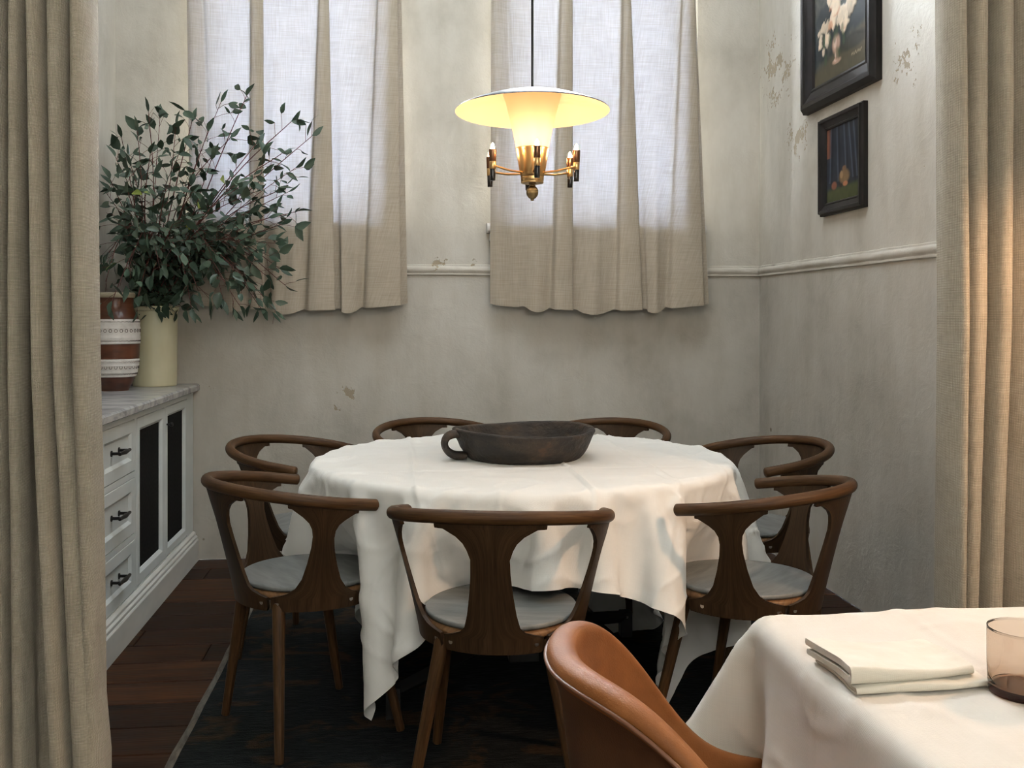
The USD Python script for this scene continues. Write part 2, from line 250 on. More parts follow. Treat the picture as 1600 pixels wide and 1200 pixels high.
noisy('mesh_panel', [(0.4, (0.006, 0.006, 0.006)), (0.6, (0.012, 0.012, 0.012))], (90, 90, 90), rough=0.8, specular_ior_level=0.08)
plain('dark_iron', (0.018, 0.017, 0.016), 0.4, metallic=0.6)
plain('screw_metal', (0.55, 0.53, 0.50), 0.3, metallic=1.0)
plain('black_steel', (0.012, 0.012, 0.012), 0.5)
noisy('frame_black', [(0.35, (0.010, 0.009, 0.009)), (0.65, (0.022, 0.018, 0.017))], (30, 6, 6), rough=0.5, specular_ior_level=0.2)
noisy('crock_glaze', [(0.3, (0.62, 0.585, 0.39)), (0.6, (0.70, 0.665, 0.47)), (0.75, (0.74, 0.70, 0.52))], (9, 9, 4), rough=0.35)
noisy('brown_glaze', [(0.3, (0.050, 0.016, 0.008)), (0.6, (0.105, 0.034, 0.015))], (9, 9, 30), rough=0.25)
noisy('white_glaze', [(0.3, (0.62, 0.60, 0.57)), (0.6, (0.74, 0.72, 0.69))], (40, 40, 40), rough=0.35)
plain('groove_glaze', (0.13, 0.10, 0.085), 0.5)
noisy('old_wood', [(0.28, (0.006, 0.005, 0.0045)), (0.47, (0.018, 0.014, 0.011)), (0.60, (0.040, 0.027, 0.018)), (0.76, (0.11, 0.050, 0.024))], (11, 11, 16), detail=9, rough=0.66, bump=0.006, bscale=(40, 40, 60))
noisy('leaf_green', [(0.3, (0.022, 0.045, 0.028)), (0.5, (0.040, 0.072, 0.046)), (0.75, (0.075, 0.115, 0.075))], (9, 9, 9), detail=2, rough=0.45)
noisy('leaf_pale', [(0.3, (0.06, 0.095, 0.065)), (0.7, (0.12, 0.165, 0.115))], (14, 14, 14), detail=2, rough=0.5)
noisy('leaf_lime', [(0.3, (0.15, 0.20, 0.03)), (0.7, (0.26, 0.30, 0.05))], (14, 14, 14), detail=2, rough=0.5)
noisy('twig_red', [(0.3, (0.055, 0.014, 0.011)), (0.7, (0.13, 0.034, 0.025))], (20, 20, 8), rough=0.6)
noisy('gumnut', [(0.3, (0.03, 0.018, 0.014)), (0.7, (0.075, 0.04, 0.028))], (40, 40, 40), rough=0.7)
plain('brass', (0.62, 0.40, 0.18), 0.28, metallic=1.0)
plain('old_brass', (0.30, 0.21, 0.10), 0.35, metallic=1.0)
plain('chrome', (0.08, 0.08, 0.084), 0.42, metallic=1.0)
plain('gloss_black', (0.008, 0.008, 0.008), 0.12)
plain('copper_brown', (0.20, 0.10, 0.055), 0.25, metallic=0.9)
plain('shade_enamel', (0.80, 0.70, 0.52), 0.5)
mat('frosted_glass', {'d': ('principled_bsdf', {'base_color': (0.88, 0.82, 0.72), 'roughness': 0.4}), 't': ('translucent_bsdf', {'color': (0.92, 0.84, 0.72)}), 'x': ('mix_closure', {'fac': 0.6})},
    [('d.BSDF', 'x.closure1'), ('t.BSDF', 'x.closure2')], surface='x.closure')
mat('bulb_glow', {'e': ('emission', {'color': (1.0, 0.60, 0.31), 'strength': 440.0})}, [], surface='e.emission')
mat('room_bulb_glow', {'e': ('emission', {'color': (1.0, 0.60, 0.34), 'strength': 2500.0})}, [], surface='e.emission')
M['smoked_glass'] = usdkit.material(stage, '/World/Looks/smoked_glass', {'p': ('principled_bsdf', {'base_color': (1, 1, 1), 'roughness': 0.01, 'transmission_weight': 1.0, 'ior': 1.45}), 'v': ('absorption_volume', {'color': (0.72, 0.54, 0.38), 'density': 185.0})}, [], surface='p.BSDF', volume='v.volume')
mat('oil_paint', {'a': ('attribute', {'attribute': 'paint'}), 'p': ('principled_bsdf', {'roughness': 0.6, 'specular_ior_level': 0.15})}, [('a.color', 'p.base_color')])

# ------------------------------------------------------------------ the room
XL, XR, YB, YF, ZC = -1.39, 1.864, 5.06, -2.3, 4.3
W1, W2, ZS, ZH = (-1.035, -0.02), (0.455, 1.53), 1.67, 3.95
STRUCT = dict(kind='structure')
wall = sbox(XL - 0.2, 0, XR + 0.2, ZC)
for a, b in (W1, W2): wall = wall.difference(sbox(a, ZS, b, ZH))
wm = trimesh.creation.extrude_polygon(wall, 0.22, engine='earcut')          # polygon in x-z
v = wm.vertices; wm = tm(np.stack([v[:, 0], YB + 0.22 - v[:, 2], v[:, 1]], 1), wm.faces)
obj('wall_back', wm, 'plaster', smooth=False, **STRUCT)
obj('wall_right', cbox((XR, YF, 0), (XR + 0.2, YB, ZC), 0.001), 'plaster', smooth=False, **STRUCT)
obj('wall_left', cbox((XL - 0.2, YF, 0), (XL, YB, ZC), 0.001), 'plaster', smooth=False, **STRUCT)
obj('wall_front', cbox((XL - 0.2, YF - 0.2, 0), (XR + 0.2, YF, ZC), 0.001), 'plaster', smooth=False, **STRUCT)
obj('ceiling', cbox((XL - 0.2, YF - 0.2, ZC), (XR + 0.2, YB + 0.22, ZC + 0.15), 0.001), 'ceiling_paint', smooth=False, **STRUCT)

# floor: planks run along x, each its own board over a dark subfloor
fl = thing('floor', kind='structure')
obj('subfloor', cbox((XL - 0.2, YF - 0.2, -0.12), (XR + 0.2, YB + 0.22, -0.022), 0.001), 'subfloor', fl, smooth=False)
rng = np.random.default_rng(5)
PW = 0.186; y = YB; row = 0; near = []
while y > YF:
    y0 = max(y - PW, YF); x = XL - rng.uniform(0, 1.2)
    while x < XR:
        L = rng.uniform(1.1, 2.0); a, b = max(x, XL), min(x + L, XR)
        if b - a > 0.05:
            dz = rng.uniform(-0.0012, 0.0)
            q = cbox((a + 0.0015, y0 + 0.0022, -0.022), (b - 0.0015, y - 0.0022, dz), 0.003)
            if y > 2.3: obj('plank', q, f'plank_wood_{int(rng.integers(0, 4))}', fl, smooth=False)
            else: near.append(q)
        x += L
    y = y0; row += 1
obj('plank_field', cat(near), 'plank_wood_1', fl, smooth=False, kind='stuff')

# dado moulding (picture-rail height) on the back and right walls
prof = np.array([(0, 1.462), (0.006, 1.4615), (0.009, 1.457), (0.007, 1.453), (0.012, 1.450), (0.019, 1.446), (0.023, 1.438), (0.022, 1.430), (0.016, 1.423), (0.011, 1.419), (0.011, 1.415), (0.014, 1.412), (0.013, 1.408), (0.0, 1.404)])
def dado(name, along, fn, seed):
    rows = []
    for s in along:
        w = (meshkit.fbm(np.array([[s * 14, i * 0.7, seed] for i in range(len(prof))]), 3) - 0.5) * 0.006
        rows.append([fn(s, d + (w[i] if 0 < i < len(prof) - 1 else 0), z + w[i] * 0.8) for i, (d, z) in enumerate(prof)])
    obj(name, grid(np.array(rows))[0], 'plaster', smooth=40, **STRUCT)
dado('trim_1', np.linspace(XL, XR, 260), lambda s, d, z: (s, YB - d * 0.66, z), 1)
dado('trim_2', np.linspace(YB - 0.001, 1.0, 300), lambda s, d, z: (XR - d * 0.66, s, z + 0.001), 2)

# windows: recessed frames, mullion, two panes each, sill
for k, (a, b) in enumerate((W1, W2), 1):
    w = thing(f'window_{k}', loc=((a + b) / 2, YB, ZS), kind='structure')
    yf0, yf1 = YB + 0.07, YB + 0.13
    mid = (a + b) / 2
    for lo, hi in (((a, yf0, ZS), (a + 0.09, yf1, ZH)), ((b - 0.09, yf0, ZS), (b, yf1, ZH)), ((a + 0.09, yf0, ZS), (b - 0.09, yf1, ZS + 0.012)), ((a + 0.09, yf0, ZH - 0.08), (b - 0.09, yf1, ZH))):
        obj('frame_rail', cbox(lo, hi, 0.004), 'window_paint', w)
    for lo, hi in ((a + 0.09, mid), (mid, b - 0.09)):
        obj('pane', cbox((lo, yf0 + 0.028, ZS + 0.012), (hi, yf0 + 0.032, ZH - 0.08), 0.0005), 'pane_glass', w, smooth=False)
    sp = Polygon([(0.0, 0), (-0.050, 0.0), (-0.061, 0.012), (-0.063, 0.032), (-0.056, 0.046), (-0.04, 0.05), (0.07, 0.05), (0.07, 0)]).buffer(0)
    sm = trimesh.creation.extrude_polygon(sp, b - a + 0.056, engine='earcut'); v = sm.vertices
    obj('sill', tm(np.stack([a - 0.028 + v[:, 2], YB + v[:, 0], ZS - 0.05 + v[:, 1]], 1), sm.faces[:, ::-1]), 'window_paint', w, smooth=50)
    obj('sill_bracket', tube(np.array([(a + 0.0, YB - 0.001, ZS - 0.085), (a + 0.0, YB - 0.025, ZS - 0.075), (a + 0.0, YB - 0.042, ZS - 0.05)]), 0.016, 12)[0], 'window_paint', w)

# ------------------------------------------------------------------ curtains
def smoothstep(x): x = np.clip(x, 0, 1); return x * x * (3 - 2 * x)
def window_curtain(name, label, top, bot, seed, hem_z, group):
    """bands: pairs of x where three layers overlap in a pleat, at the top and at the hem; plain panels billow between them."""
    YC, rows = 4.972, 90
    zt, zb = 2.93, hem_z
    k = len(top); surf = []
    for r in range(rows):
        t = r / (rows - 1); z0 = zt + (zb - zt) * t
        tt = np.clip((2.80 - z0) / (2.80 - zb), 0, 1)                          # 0 at the top of the view, 1 at the hem
        bands = [(top[i][0] + (bot[i][0] - top[i][0]) * tt, top[i][1] + (bot[i][1] - top[i][1]) * tt) for i in range(k)]
        cp = []
        for i, (a, b) in enumerate(bands):
            w = b - a; dep = 0.030 + 0.012 * tt; ph = 0.004 * math.sin(5 * z0 + seed + i)
            if i == 0: q = [(a, 0.010), (a + 0.25 * w, -0.012 + ph), (a + 0.6 * w, 0.004), (a + 0.8 * w, 0.012), (b, -0.002)]
            elif i == k - 1: q = [(a, 0.0), (a + 0.12 * w, -dep * 0.8 + ph), (a + 0.5 * w, -dep), (a + 0.85 * w, -dep * 0.6), (a + 0.6 * w, 0.008), (a + 0.35 * w, 0.010), (a + 0.7 * w, 0.017), (b, 0.010)]
            else: q = [(a + 0.02 * w, -0.004), (a + 0.2 * w, -dep + ph), (a + 0.6 * w, -dep - 0.004), (b, -dep * 0.55), (a + 0.72 * w, 0.008), (a + 0.12 * w, 0.011), (a + 0.3 * w, 0.018), (b + 0.1 * w, 0.008)]
            cp += [(*c, 0.25 if 0 < n_ < len(q) - 1 else 0.0) for n_, c in enumerate(q)]
            if i < k - 1:
                nx = bands[i + 1][0]; L = nx - b; bil = (0.004 + 0.034 * smoothstep(tt) ** 1.4)
                for f in (0.25, 0.5, 0.75):
                    cp.append((b + L * f, -bil * math.sin(PI * f) * (1 + 0.25 * math.sin(2.2 * f * 6 + seed * 3 + i)) + 0.004, math.sin(PI * f)))
        P = crom(cp, 240)
        x, y = P[:, 0], YC + P[:, 1]
        nz = meshkit.fbm(np.stack([x * 9, np.full_like(x, z0 * 2.2), np.full_like(x, seed * 7.3)], 1), 3) - 0.5
        y = np.minimum(y + nz * 0.014 * (0.4 + tt), YC + 0.02)
        e = (x - x.min()) / (x.max() - x.min())
        zz = z0 - t ** 6 * (0.026 * P[:, 2] + 0.03 * np.sin(e * PI) - 0.02)
        surf.append(np.stack([x, y, zz], 1))
    P = np.array(surf)
    th = thing(name, label, 'curtain', (float(P[0, :, 0].mean()), YC, hem_z), 0, group)
    obj('cloth', thicken_uv(P), 'sheer_linen', th)
    hr = int(0.062 / ((zt - zb) / (rows - 1)) + 1); H = P[-hr - 1:].copy(); H[:, :, 1] -= 0.0022; H[-1, :, 2] -= 0.001
    obj('hem', thicken_uv(H, z0=hem_z), 'sheer_linen', th)
    rod = tube(np.array([(P[0, :, 0].min() - 0.06, YC + 0.005, zt + 0.012), (P[0, :, 0].max() + 0.06, YC + 0.005, zt + 0.012)]), 0.011, 12)
    obj('rod', rod[0], 'dark_iron', th)
    return th
def thicken_uv(P, z0=0):
    """single woven sheet with uv in metres (no thickness: the cloth is half a millimetre of linen)."""
    U = np.concatenate([np.zeros((P.shape[0], 1)), np.cumsum(np.linalg.norm(np.diff(P[:, :, :], axis=1), axis=2), 1)], 1)
    return grid(P, np.stack([U, P[:, :, 2]], -1))
YC = 4.972
X = lambda *us: tuple(survey_y(u, YC) for u in us)
zhem = survey_z(560, 480, YC)
window_curtain('window_curtain', 'sheer beige linen curtain hanging behind the eucalyptus branches', [X(291, 322), X(390, 412), X(497, 514), X(588, 627)], [X(298, 345), X(388, 414), X(474, 524), X(566, 637)], 1, zhem, None)
window_curtain('window_curtain', 'sheer beige linen curtain hanging right behind the lit pendant lamp', [X(768, 800), X(872, 894), X(969, 985), X(1062, 1088)], [X(766, 818), X(858, 894), X(958, 1002), X(1040, 1108)], 2, zhem, None)

def drape(name, label, keys, vs, YD, seed, ext):
    """full length door curtain: deep rounded folds whose edges were surveyed at three heights."""
    zs = [survey_z(keys[0][0][0], v, YD) for v in vs]
    rows = 120; zt, zb = 3.3, 0.012; surf = []
    for r in range(rows):
        z = zt + (zb - zt) * r / (rows - 1)
        w = np.array([np.interp(z, zs[::-1], [1.0 if j == q else 0.0 for j in range(len(zs))][::-1]) for q in range(len(zs))])
        folds = []
        for i in range(len(keys[0])):
            folds.append(tuple(sum(w[q] * survey_y(keys[q][i][e], YD + 0.028) for q in range(len(zs))) for e in (0, 1)))
        cp = []
        for i, (a, b) in enumerate(folds):
            L = b - a; d = 0.052 + 0.012 * math.sin(2.1 * i + seed + z * 0.8)
            lean = 0.08 * math.sin(1.7 * i + seed)
            cp += [(a + 0.03 * L, 0.045), (a - 0.01 * L, 0.0), (a + (0.22 + lean) * L, -d * 0.82), (a + (0.5 + lean) * L, -d), (a + (0.8 + lean * .5) * L, -d * 0.78), (b + 0.01 * L, -0.002), (b - 0.03 * L, 0.045)]
        P = crom(cp, 60 * len(folds)); x, y = P[:, 0], P[:, 1] + YD
        nz = meshkit.fbm(np.stack([x * 16, np.full_like(x, z * 1.3), np.full_like(x, seed * 3.1)], 1), 3) - 0.5
        surf.append(np.stack([x + 0.006 * nz, y + nz * 0.018, np.full_like(x, z)], 1))
    P = np.array(surf)
    th = thing(name, label, 'curtain', (float(P[:, :, 0].mean()), YD, 0))
    obj('cloth', thicken_uv(P), 'drape_linen', th)
    xs = [float(P[0, :, 0].min()), float(P[0, :, 0].max())]
    obj('track', cbox((xs[0], YD - 0.02, zt), (xs[1], YD + 0.02, zt + 0.03), 0.003), 'dark_iron', th)
    return th
YD = 2.35
lk = [[(-330, -270), (-270, -215), (-215, -160), (-160, -110), (-110, -70), (-70, -35), (-35, 0), (0, 23), (24, 51), (53, 80), (80, 115), (117, 153)],
      [(-330, -270), (-270, -215), (-215, -160), (-160, -110), (-110, -70), (-70, -35), (-35, 0), (0, 20), (19, 50), (64, 93), (93, 121), (120, 155)],
      [(-330, -270), (-270, -215), (-215, -160), (-160, -110), (-110, -70), (-70, -35), (-35, 0), (0, 28), (29, 61), (90, 122), (121, 171), (140, 165)]]
drape('door_curtain', 'heavy grey-beige woven curtain in front of the white cabinet', lk, (0, 600, 1200), YD, 1, 0)
rk = [[(1466, 1493), (1495, 1528), (1529, 1562), (1564, 1600), (1602, 1642), (1643, 1690), (1692, 1740), (1742, 1775)],
      [(1469, 1494), (1497, 1528), (1529, 1560), (1564, 1600), (1602, 1646), (1647, 1692), (1692, 1740), (1742, 1775)],
      [(1464, 1486), (1488, 1514), (1515, 1548), (1553, 1602), (1604, 1650), (1651, 1695), (1695, 1740), (1742, 1775)]]
drape('door_curtain', 'heavy tan woven curtain in front of the wall with the two paintings', rk, (0, 500, 942), YD, 2, 0)

# ------------------------------------------------------------------ rug
rug = thing('rug', 'dark faded blue-black wool rug lying under the round table', 'rug', (0.45, 3.1, 0))
RX0, RX1, RY0, RY1 = -0.612, 1.50, 1.75, 4.42
def rugsheet(x0, x1, y0, y1, zt, n, m, seed):
    gx, gy = np.meshgrid(np.linspace(x0, x1, n), np.linspace(y0, y1, m), indexing='ij')
    wob = (meshkit.fbm(np.stack([gx * 0 + seed, gy * 3, gx * 0], -1), 3) - 0.5) * 0.03
    e = np.minimum.reduce([(gx - x0), (x1 - gx), (gy - y0), (y1 - gy)])
    gz = 0.0012 + zt * np.clip(e / 0.012, 0, 1) ** 0.5 + 0.0015 * meshkit.fbm(np.stack([gx * 30, gy * 30, gx * 0], -1), 2)
    A = np.stack([gx + wob * (gx < (x0 + x1) / 2), gy, gz], -1); B = A.copy(); B[..., 2] = 0.0006
    g = grid(A)[0]; h = grid(B[::-1])[0]; ring = [grid(np.stack(q))[0] for q in ((B[0], A[0]), (A[-1], B[-1]), (A[:, 0], B[:, 0]), (B[:, -1], A[:, -1]))]
    m = cat([g, h] + ring); m.merge_vertices(); return m
obj('pile', rugsheet(RX0, RX1, RY0, RY1, 0.0085, 110, 140, 3.0), 'rug_wool', rug, smooth=40)
obj('edge_binding', rugsheet(RX0 - 0.012, RX0 + 0.014, RY0, RY1, 0.0105, 9, 300, 3.0), 'rug_binding', rug, smooth=True)
RUGZ = 0.0115

# ------------------------------------------------------------------ round table (mostly under its cloth)
TC, TR, TZ = np.array([0.40, 3.31]), 0.69, 0.727
tb = thing('round_table', 'round dining table on a black four-footed pedestal, under the white cloth', 'table', (*TC, 0))
tp = [(0, 0.694), (TR - 0.03, 0.694), (TR - 0.016, 0.698), (TR - 0.012, 0.707), (TR - 0.016, 0.716), (TR - 0.03, TZ - 0.004), (0, TZ - 0.004)]
obj('tabletop', lathe(tp, 96, (*TC, 0)), 'chair_wood', tb)
obj('column', cbox((TC[0] - 0.05, TC[1] - 0.05, 0.06), (TC[0] + 0.05, TC[1] + 0.05, 0.69), 0.004), 'black_steel', tb)
obj('top_bracket', cbox((TC[0] - 0.25, TC[1] - 0.25, 0.675), (TC[0] + 0.25, TC[1] + 0.25, 0.694), 0.004), 'black_steel', tb)
for k in range(4):
    a = math.radians(-142 + 90 * k); d = np.array([math.cos(a), math.sin(a)]); e = TC + d * 0.54
    obj('foot', tube(np.array([(*(TC + d * 0.03), 0.17), (*(TC + d * 0.25), 0.13), (*e, 0.085)]), [0.028, 0.026, 0.022], 4)[0], 'black_steel', tb, smooth=False)
    obj('foot_post', cbox((e[0] - 0.022, e[1] - 0.022, RUGZ), (e[0] + 0.022, e[1] + 0.022, 0.105), 0.003), 'black_steel', tb)
    obj('foot_screw', trimesh.creation.icosphere(1, 0.006).apply_translation((*(e + d * 0.0 + np.array([0.0, -0.024])), 0.088)), 'screw_metal', tb, smooth=True)

# ------------------------------------------------------------------ chairs around the round table
CR, CLA, CTOE, CZB, CSL = 0.2747, 0.0954, 0.134, 0.7385, 0.158
def rail_xy(th):
    """plan point of the rail at angle th from the back (radians, + to the sitter's right); arms run straight past 90 degrees."""
    th = np.asarray(th, float); s = np.sign(th); t = np.abs(th)
    x = CR * np.sin(np.minimum(t, PI / 2)); y = -CR * np.cos(np.minimum(t, PI / 2)); ex = np.maximum(t - PI / 2, 0) * CR
    return s * (x - ex * math.sin(CTOE)), y + ex * math.cos(CTOE)
def rail_z(y): return CZB - CSL * (y + CR)
SEATY = 0.012
def seat_xy(th, r=0.205):
    return r * np.sin(th), SEATY - r * np.cos(th)
def shell_panel(thb, tht, hwf, zb=0.398, thick=0.010):
    """bent plywood upright: hwf is a list of (height fraction, half width in metres); thb / tht its middle angle at the seat and at the rail."""
    vf = np.array([h for h, _ in hwf]); hw = np.array([w for _, w in hwf])
    rows = np.unique(np.concatenate([np.linspace(0, 1, 46), vf])); ts = np.linspace(-1, 1, 23)
    out = np.zeros((2, len(rows), len(ts), 3))
    for side, off in enumerate((thick / 2, -thick / 2)):
        for i, q in enumerate(rows):
            w = np.interp(q, vf, hw); mix = q ** 1.15
            thc = thb + (tht - thb) * q; r = (0.205 * (1 - q) + CR * q); th = thc + ts * w / r
            sx, sy = seat_xy(th, 0.205 + off); rx, ry = rail_xy(th)
            nx, ny = np.sin(np.clip(th, -PI / 2, PI / 2)), -np.cos(np.clip(th, -PI / 2, PI / 2)); rx, ry = rx + nx * off, ry + ny * off
            zt = rail_z(rail_xy(th)[1]) - 0.010
            out[side, i] = np.stack([sx + (rx - sx) * mix, sy + (ry - sy) * mix, zb + (zt - zb) * q], 1)
    A, B = out; uv = np.stack(np.broadcast_arrays((rows * 0.33)[:, None], (ts * 0.1)[None]), -1)
    ps, us = [], []
    for v, w in ((A[::-1], uv[::-1]), (B, uv)):
        g, q = grid(v, w); ps.append(g); us.append(q)
    for ea, eb, w in ((A[0], B[0], uv[0]), (B[-1], A[-1], uv[-1]), (B[:, 0], A[:, 0], uv[:, 0]), (A[:, -1], B[:, -1], uv[:, -1])):
        g, q = grid(np.stack([ea, eb]), np.stack([w, w])); ps.append(g); us.append(q)
    return cat(ps), np.vstack(us)
D = math.radians
BACKW = [(0, .118), (.03, .124), (.115, .126), (.135, .102), (.16, .080), (.20, .067), (.30, .059), (.45, .052), (.6, .047), (.72, .046), (.79, .054), (.84, .063), (.89, .080), (.925, .100), (.945, .112), (.95, .135), (1, .137)]
SIDEW = [(0, .128), (.03, .134), (.12, .136), (.14, .112), (.165, .090), (.21, .070), (.30, .053), (.45, .040), (.6, .031), (.70, .0285), (.77, .031), (.83, .040), (.88, .056), (.92, .074), (.945, .086), (.95, .096), (1, .098)]
CHAIR_GROUP = 'dark oak chairs around the round table'
def make_chair(label):
    t = thing('dining_chair', label, 'chair', (0, 0, 0), 0, CHAIR_GROUP)
    th = np.linspace(-PI / 2 - CLA / CR, PI / 2 + CLA / CR, 90); rx, ry = rail_xy(th)
    obj('rail', tube(np.stack([rx, ry, rail_z(ry)], 1), 0.0165, 18), 'rail_wood', t)
    obj('backrest', shell_panel(0, 0, BACKW), 'chair_wood', t)
    for s in (1, -1):
        obj('side_panel', shell_panel(s * D(74), s * D(77), SIDEW), 'chair_wood', t)
    def outline(r0, n=64):
        a = np.linspace(0, 2 * PI, n + 1); return np.stack([r0 * np.cos(a), SEATY + (r0 + 0.018 * (np.sin(a) > 0) * np.sin(a)) * np.sin(a)], 1)
    def slab(r0, z0, z1, b, dish=0.0):
        rows = [(0.0, z0), (r0 - b, z0), (r0 - 0.3 * b, z0 + 0.3 * (z1 - z0)), (r0, (z0 + z1) / 2), (r0 - 0.3 * b, z1 - 0.25 * (z1 - z0)), (r0 - b, z1), (r0 * 0.75, z1 - dish * 0.4), (r0 * 0.4, z1 - dish), (0.0, z1 - dish)]
        v = np.array([np.column_stack([outline(r) if r > 0 else np.tile([0, SEATY], (65, 1)), np.full(65, z)]) for r, z in rows])
        return grid(v.transpose(1, 0, 2), np.ascontiguousarray(v.transpose(1, 0, 2)[..., :2]))
    obj('seat', slab(0.199, 0.424, 0.446, 0.006), 'seat_wood', t)
    obj('seat_pad', slab(0.196, 0.4465, 0.4615, 0.004, 0.005), 'pad_leather', t, label='grey leather seat pad')
    for sx, sy, fx, fy in ((1, -1, .205, -.165), (-1, -1, .205, -.165), (1, 1, .20, .205), (-1, 1, .20, .205)):
        top = np.array([sx * (.128 if sy < 0 else .150), (-.135 if sy < 0 else .120), 0.424]); bot = np.array([sx * fx, fy, RUGZ])
        pts = top + (bot - top) * np.linspace(0, 1, 8)[:, None]; obj('leg', tube(pts, np.linspace(0.0185, 0.0125, 8), 14), 'rail_wood', t)
    for ang in (29, 42, 98):
        for s in (1, -1):
            x, y = seat_xy(s * D(ang), 0.2115); n = np.array([math.sin(s * D(ang)), -math.cos(s * D(ang)), 0]); p = np.array([x, y, 0.420])
            obj('screw', cyl(p - n * 0.004, p + n * 0.0025, 0.0058, 12), 'screw_metal', t)
    return t
CH = {'F': (0.252, 2.545, -0.20), 'LF': (-0.279, 2.954, -1.06), 'RF': (0.978, 2.739, 0.816), 'LB': (-0.334, 3.668, -1.970), 'RB': (1.243, 3.475, 1.745), 'BL': (0.169, 4.156, 3.528), 'BR': (0.816, 4.07, 2.583)}
CL = {'F': 'dark oak chair nearest the viewer, its back splat centred before the white tablecloth',
      'LF': 'dark oak round-railed chair at the left front of the round table, side on',
      'RF': 'dark oak round-railed chair right of the round table, nearest the foreground tablecloth',
      'LB': 'dark oak round-railed chair at the left rear of the table, nearest the cabinet doors',
      'RB': 'dark oak round-railed chair at the right of the table, nearest the room corner',
      'BL': 'dark oak chair behind the table whose rail shows left of the wooden bowl',
      'BR': 'dark oak chair behind the table whose rail shows right of the wooden bowl'}
proto = make_chair(CL['F'])
for k, (x, y, a) in CH.items():
    if k == 'F': move(proto, (x, y, 0), a)
    else: dup(proto, (x, y, 0), a, CL[k], CHAIR_GROUP)

# ------------------------------------------------------------------ cloth simulation (position based)
def simulate(nu, nv, su, sv, centre, z0, collide, steps, iters=9, ang=0.0, damp=0.985, bend=0.25):
    gu, gv = np.meshgrid(np.linspace(-su / 2, su / 2, nu), np.linspace(-sv / 2, sv / 2, nv), indexing='ij')
    r = rot2(ang); xy = np.stack([gu, gv], -1) @ r.T + np.asarray(centre)
    Xp = np.dstack([xy, z0 + 0.0015 * meshkit.noise(np.stack([gu * 9, gv * 9, gu * 0], -1), 3)]); P = Xp.copy()
    du, dv = su / (nu - 1), sv / (nv - 1); dd = math.hypot(du, dv)
    def pair(A, B, L, k):
        d = B - A; l = np.sqrt((d * d).sum(-1, keepdims=True)) + 1e-9; c = d * ((l - L) / l * 0.5 * k); A += c; B -= c
    for s in range(steps):
        v = (Xp - P) * damp; P = Xp.copy(); Xp = Xp + v; Xp[..., 2] -= 0.0017 * (0.42 if s < steps * 0.7 else 0.10)
        for it in range(iters):
            for o in (0, 1):
                n = (nu - o) // 2; pair(Xp[o:o + 2 * n:2], Xp[o + 1:o + 2 * n:2], du, 1.0)
                n = (nv - o) // 2; pair(Xp[:, o:o + 2 * n:2], Xp[:, o + 1:o + 2 * n:2], dv, 1.0)
            for o in (0, 1):
                n = (nu - o) // 2; A, B = Xp[o:o + 2 * n:2], Xp[o + 1:o + 2 * n:2]
                pair(A[:, :-1], B[:, 1:], dd, 0.35); pair(A[:, 1:], B[:, :-1], dd, 0.35)
            if it % 3 == 0:
                for o in range(4):
                    n = (nu - 2 - o + 3) // 4
                    if n > 0: pair(Xp[o:o + 4 * n:4][:n], Xp[o + 2:o + 2 + 4 * n:4][:n], 2 * du, bend)
                    n = (nv - 2 - o + 3) // 4
                    if n > 0: pair(Xp[:, o:o + 4 * n:4][:, :n], Xp[:, o + 2:o + 2 + 4 * n:4][:, :n], 2 * dv, bend)
            if it % 3 == 2 or it == iters - 1: collide(Xp, P, s)
    return Xp
def push(Xp, P, d, g, mu):
    """move points out of a collider: d signed distance (already less the cloth margin), g outward direction; friction mu."""
    hit = d < 0
    if not hit.any(): return
    q = Xp[hit]; q = q - g[hit] * d[hit][:, None]; mv = q - P[hit]; nrm = (mv * g[hit]).sum(-1, keepdims=True) * g[hit]
    Xp[hit] = P[hit] + nrm + (mv - nrm) * (1 - mu)
def disc(Xp, P, c, R, z0, z1, r, m, mu):
    near = (np.abs(Xp[..., 0] - c[0]) < R + .1) & (np.abs(Xp[..., 1] - c[1]) < R + .1) & (Xp[..., 2] > z0 - .1) & (Xp[..., 2] < z1 + .1)
    if not near.any(): return
    p, pp = Xp[near], P[near]; h = p[:, :2] - c; rr = np.linalg.norm(h, axis=1) + 1e-9
    qx, qz = rr - (R - r), np.abs(p[:, 2] - (z0 + z1) / 2) - ((z1 - z0) / 2 - r); sz = np.sign(p[:, 2] - (z0 + z1) / 2)
    ox, oz = np.maximum(qx, 0), np.maximum(qz, 0); lo = np.hypot(ox, oz); inside = np.maximum(qx, qz) < 0
    d = np.where(inside, np.maximum(qx, qz), lo) - r - m
    gx = np.where(inside, (qx > qz).astype(float), ox / np.maximum(lo, 1e-9)); gz = np.where(inside, (qx <= qz).astype(float), oz / np.maximum(lo, 1e-9)) * sz
    g = np.column_stack([h / rr[:, None] * gx[:, None], gz]); push(p, pp, d, g, mu); Xp[near] = p
def capsule(Xp, P, a, b, r, mu):
    lo, hi = np.minimum(a, b) - r - .02, np.maximum(a, b) + r + .02
    near = ((Xp > lo) & (Xp < hi)).all(-1)
    if not near.any(): return
    p, pp = Xp[near], P[near]; ab = b - a; t = np.clip(((p - a) @ ab) / (ab @ ab), 0, 1); d = p - (a + t[:, None] * ab); l = np.linalg.norm(d, axis=1) + 1e-9
    push(p, pp, l - r, d / l[:, None], mu); Xp[near] = p

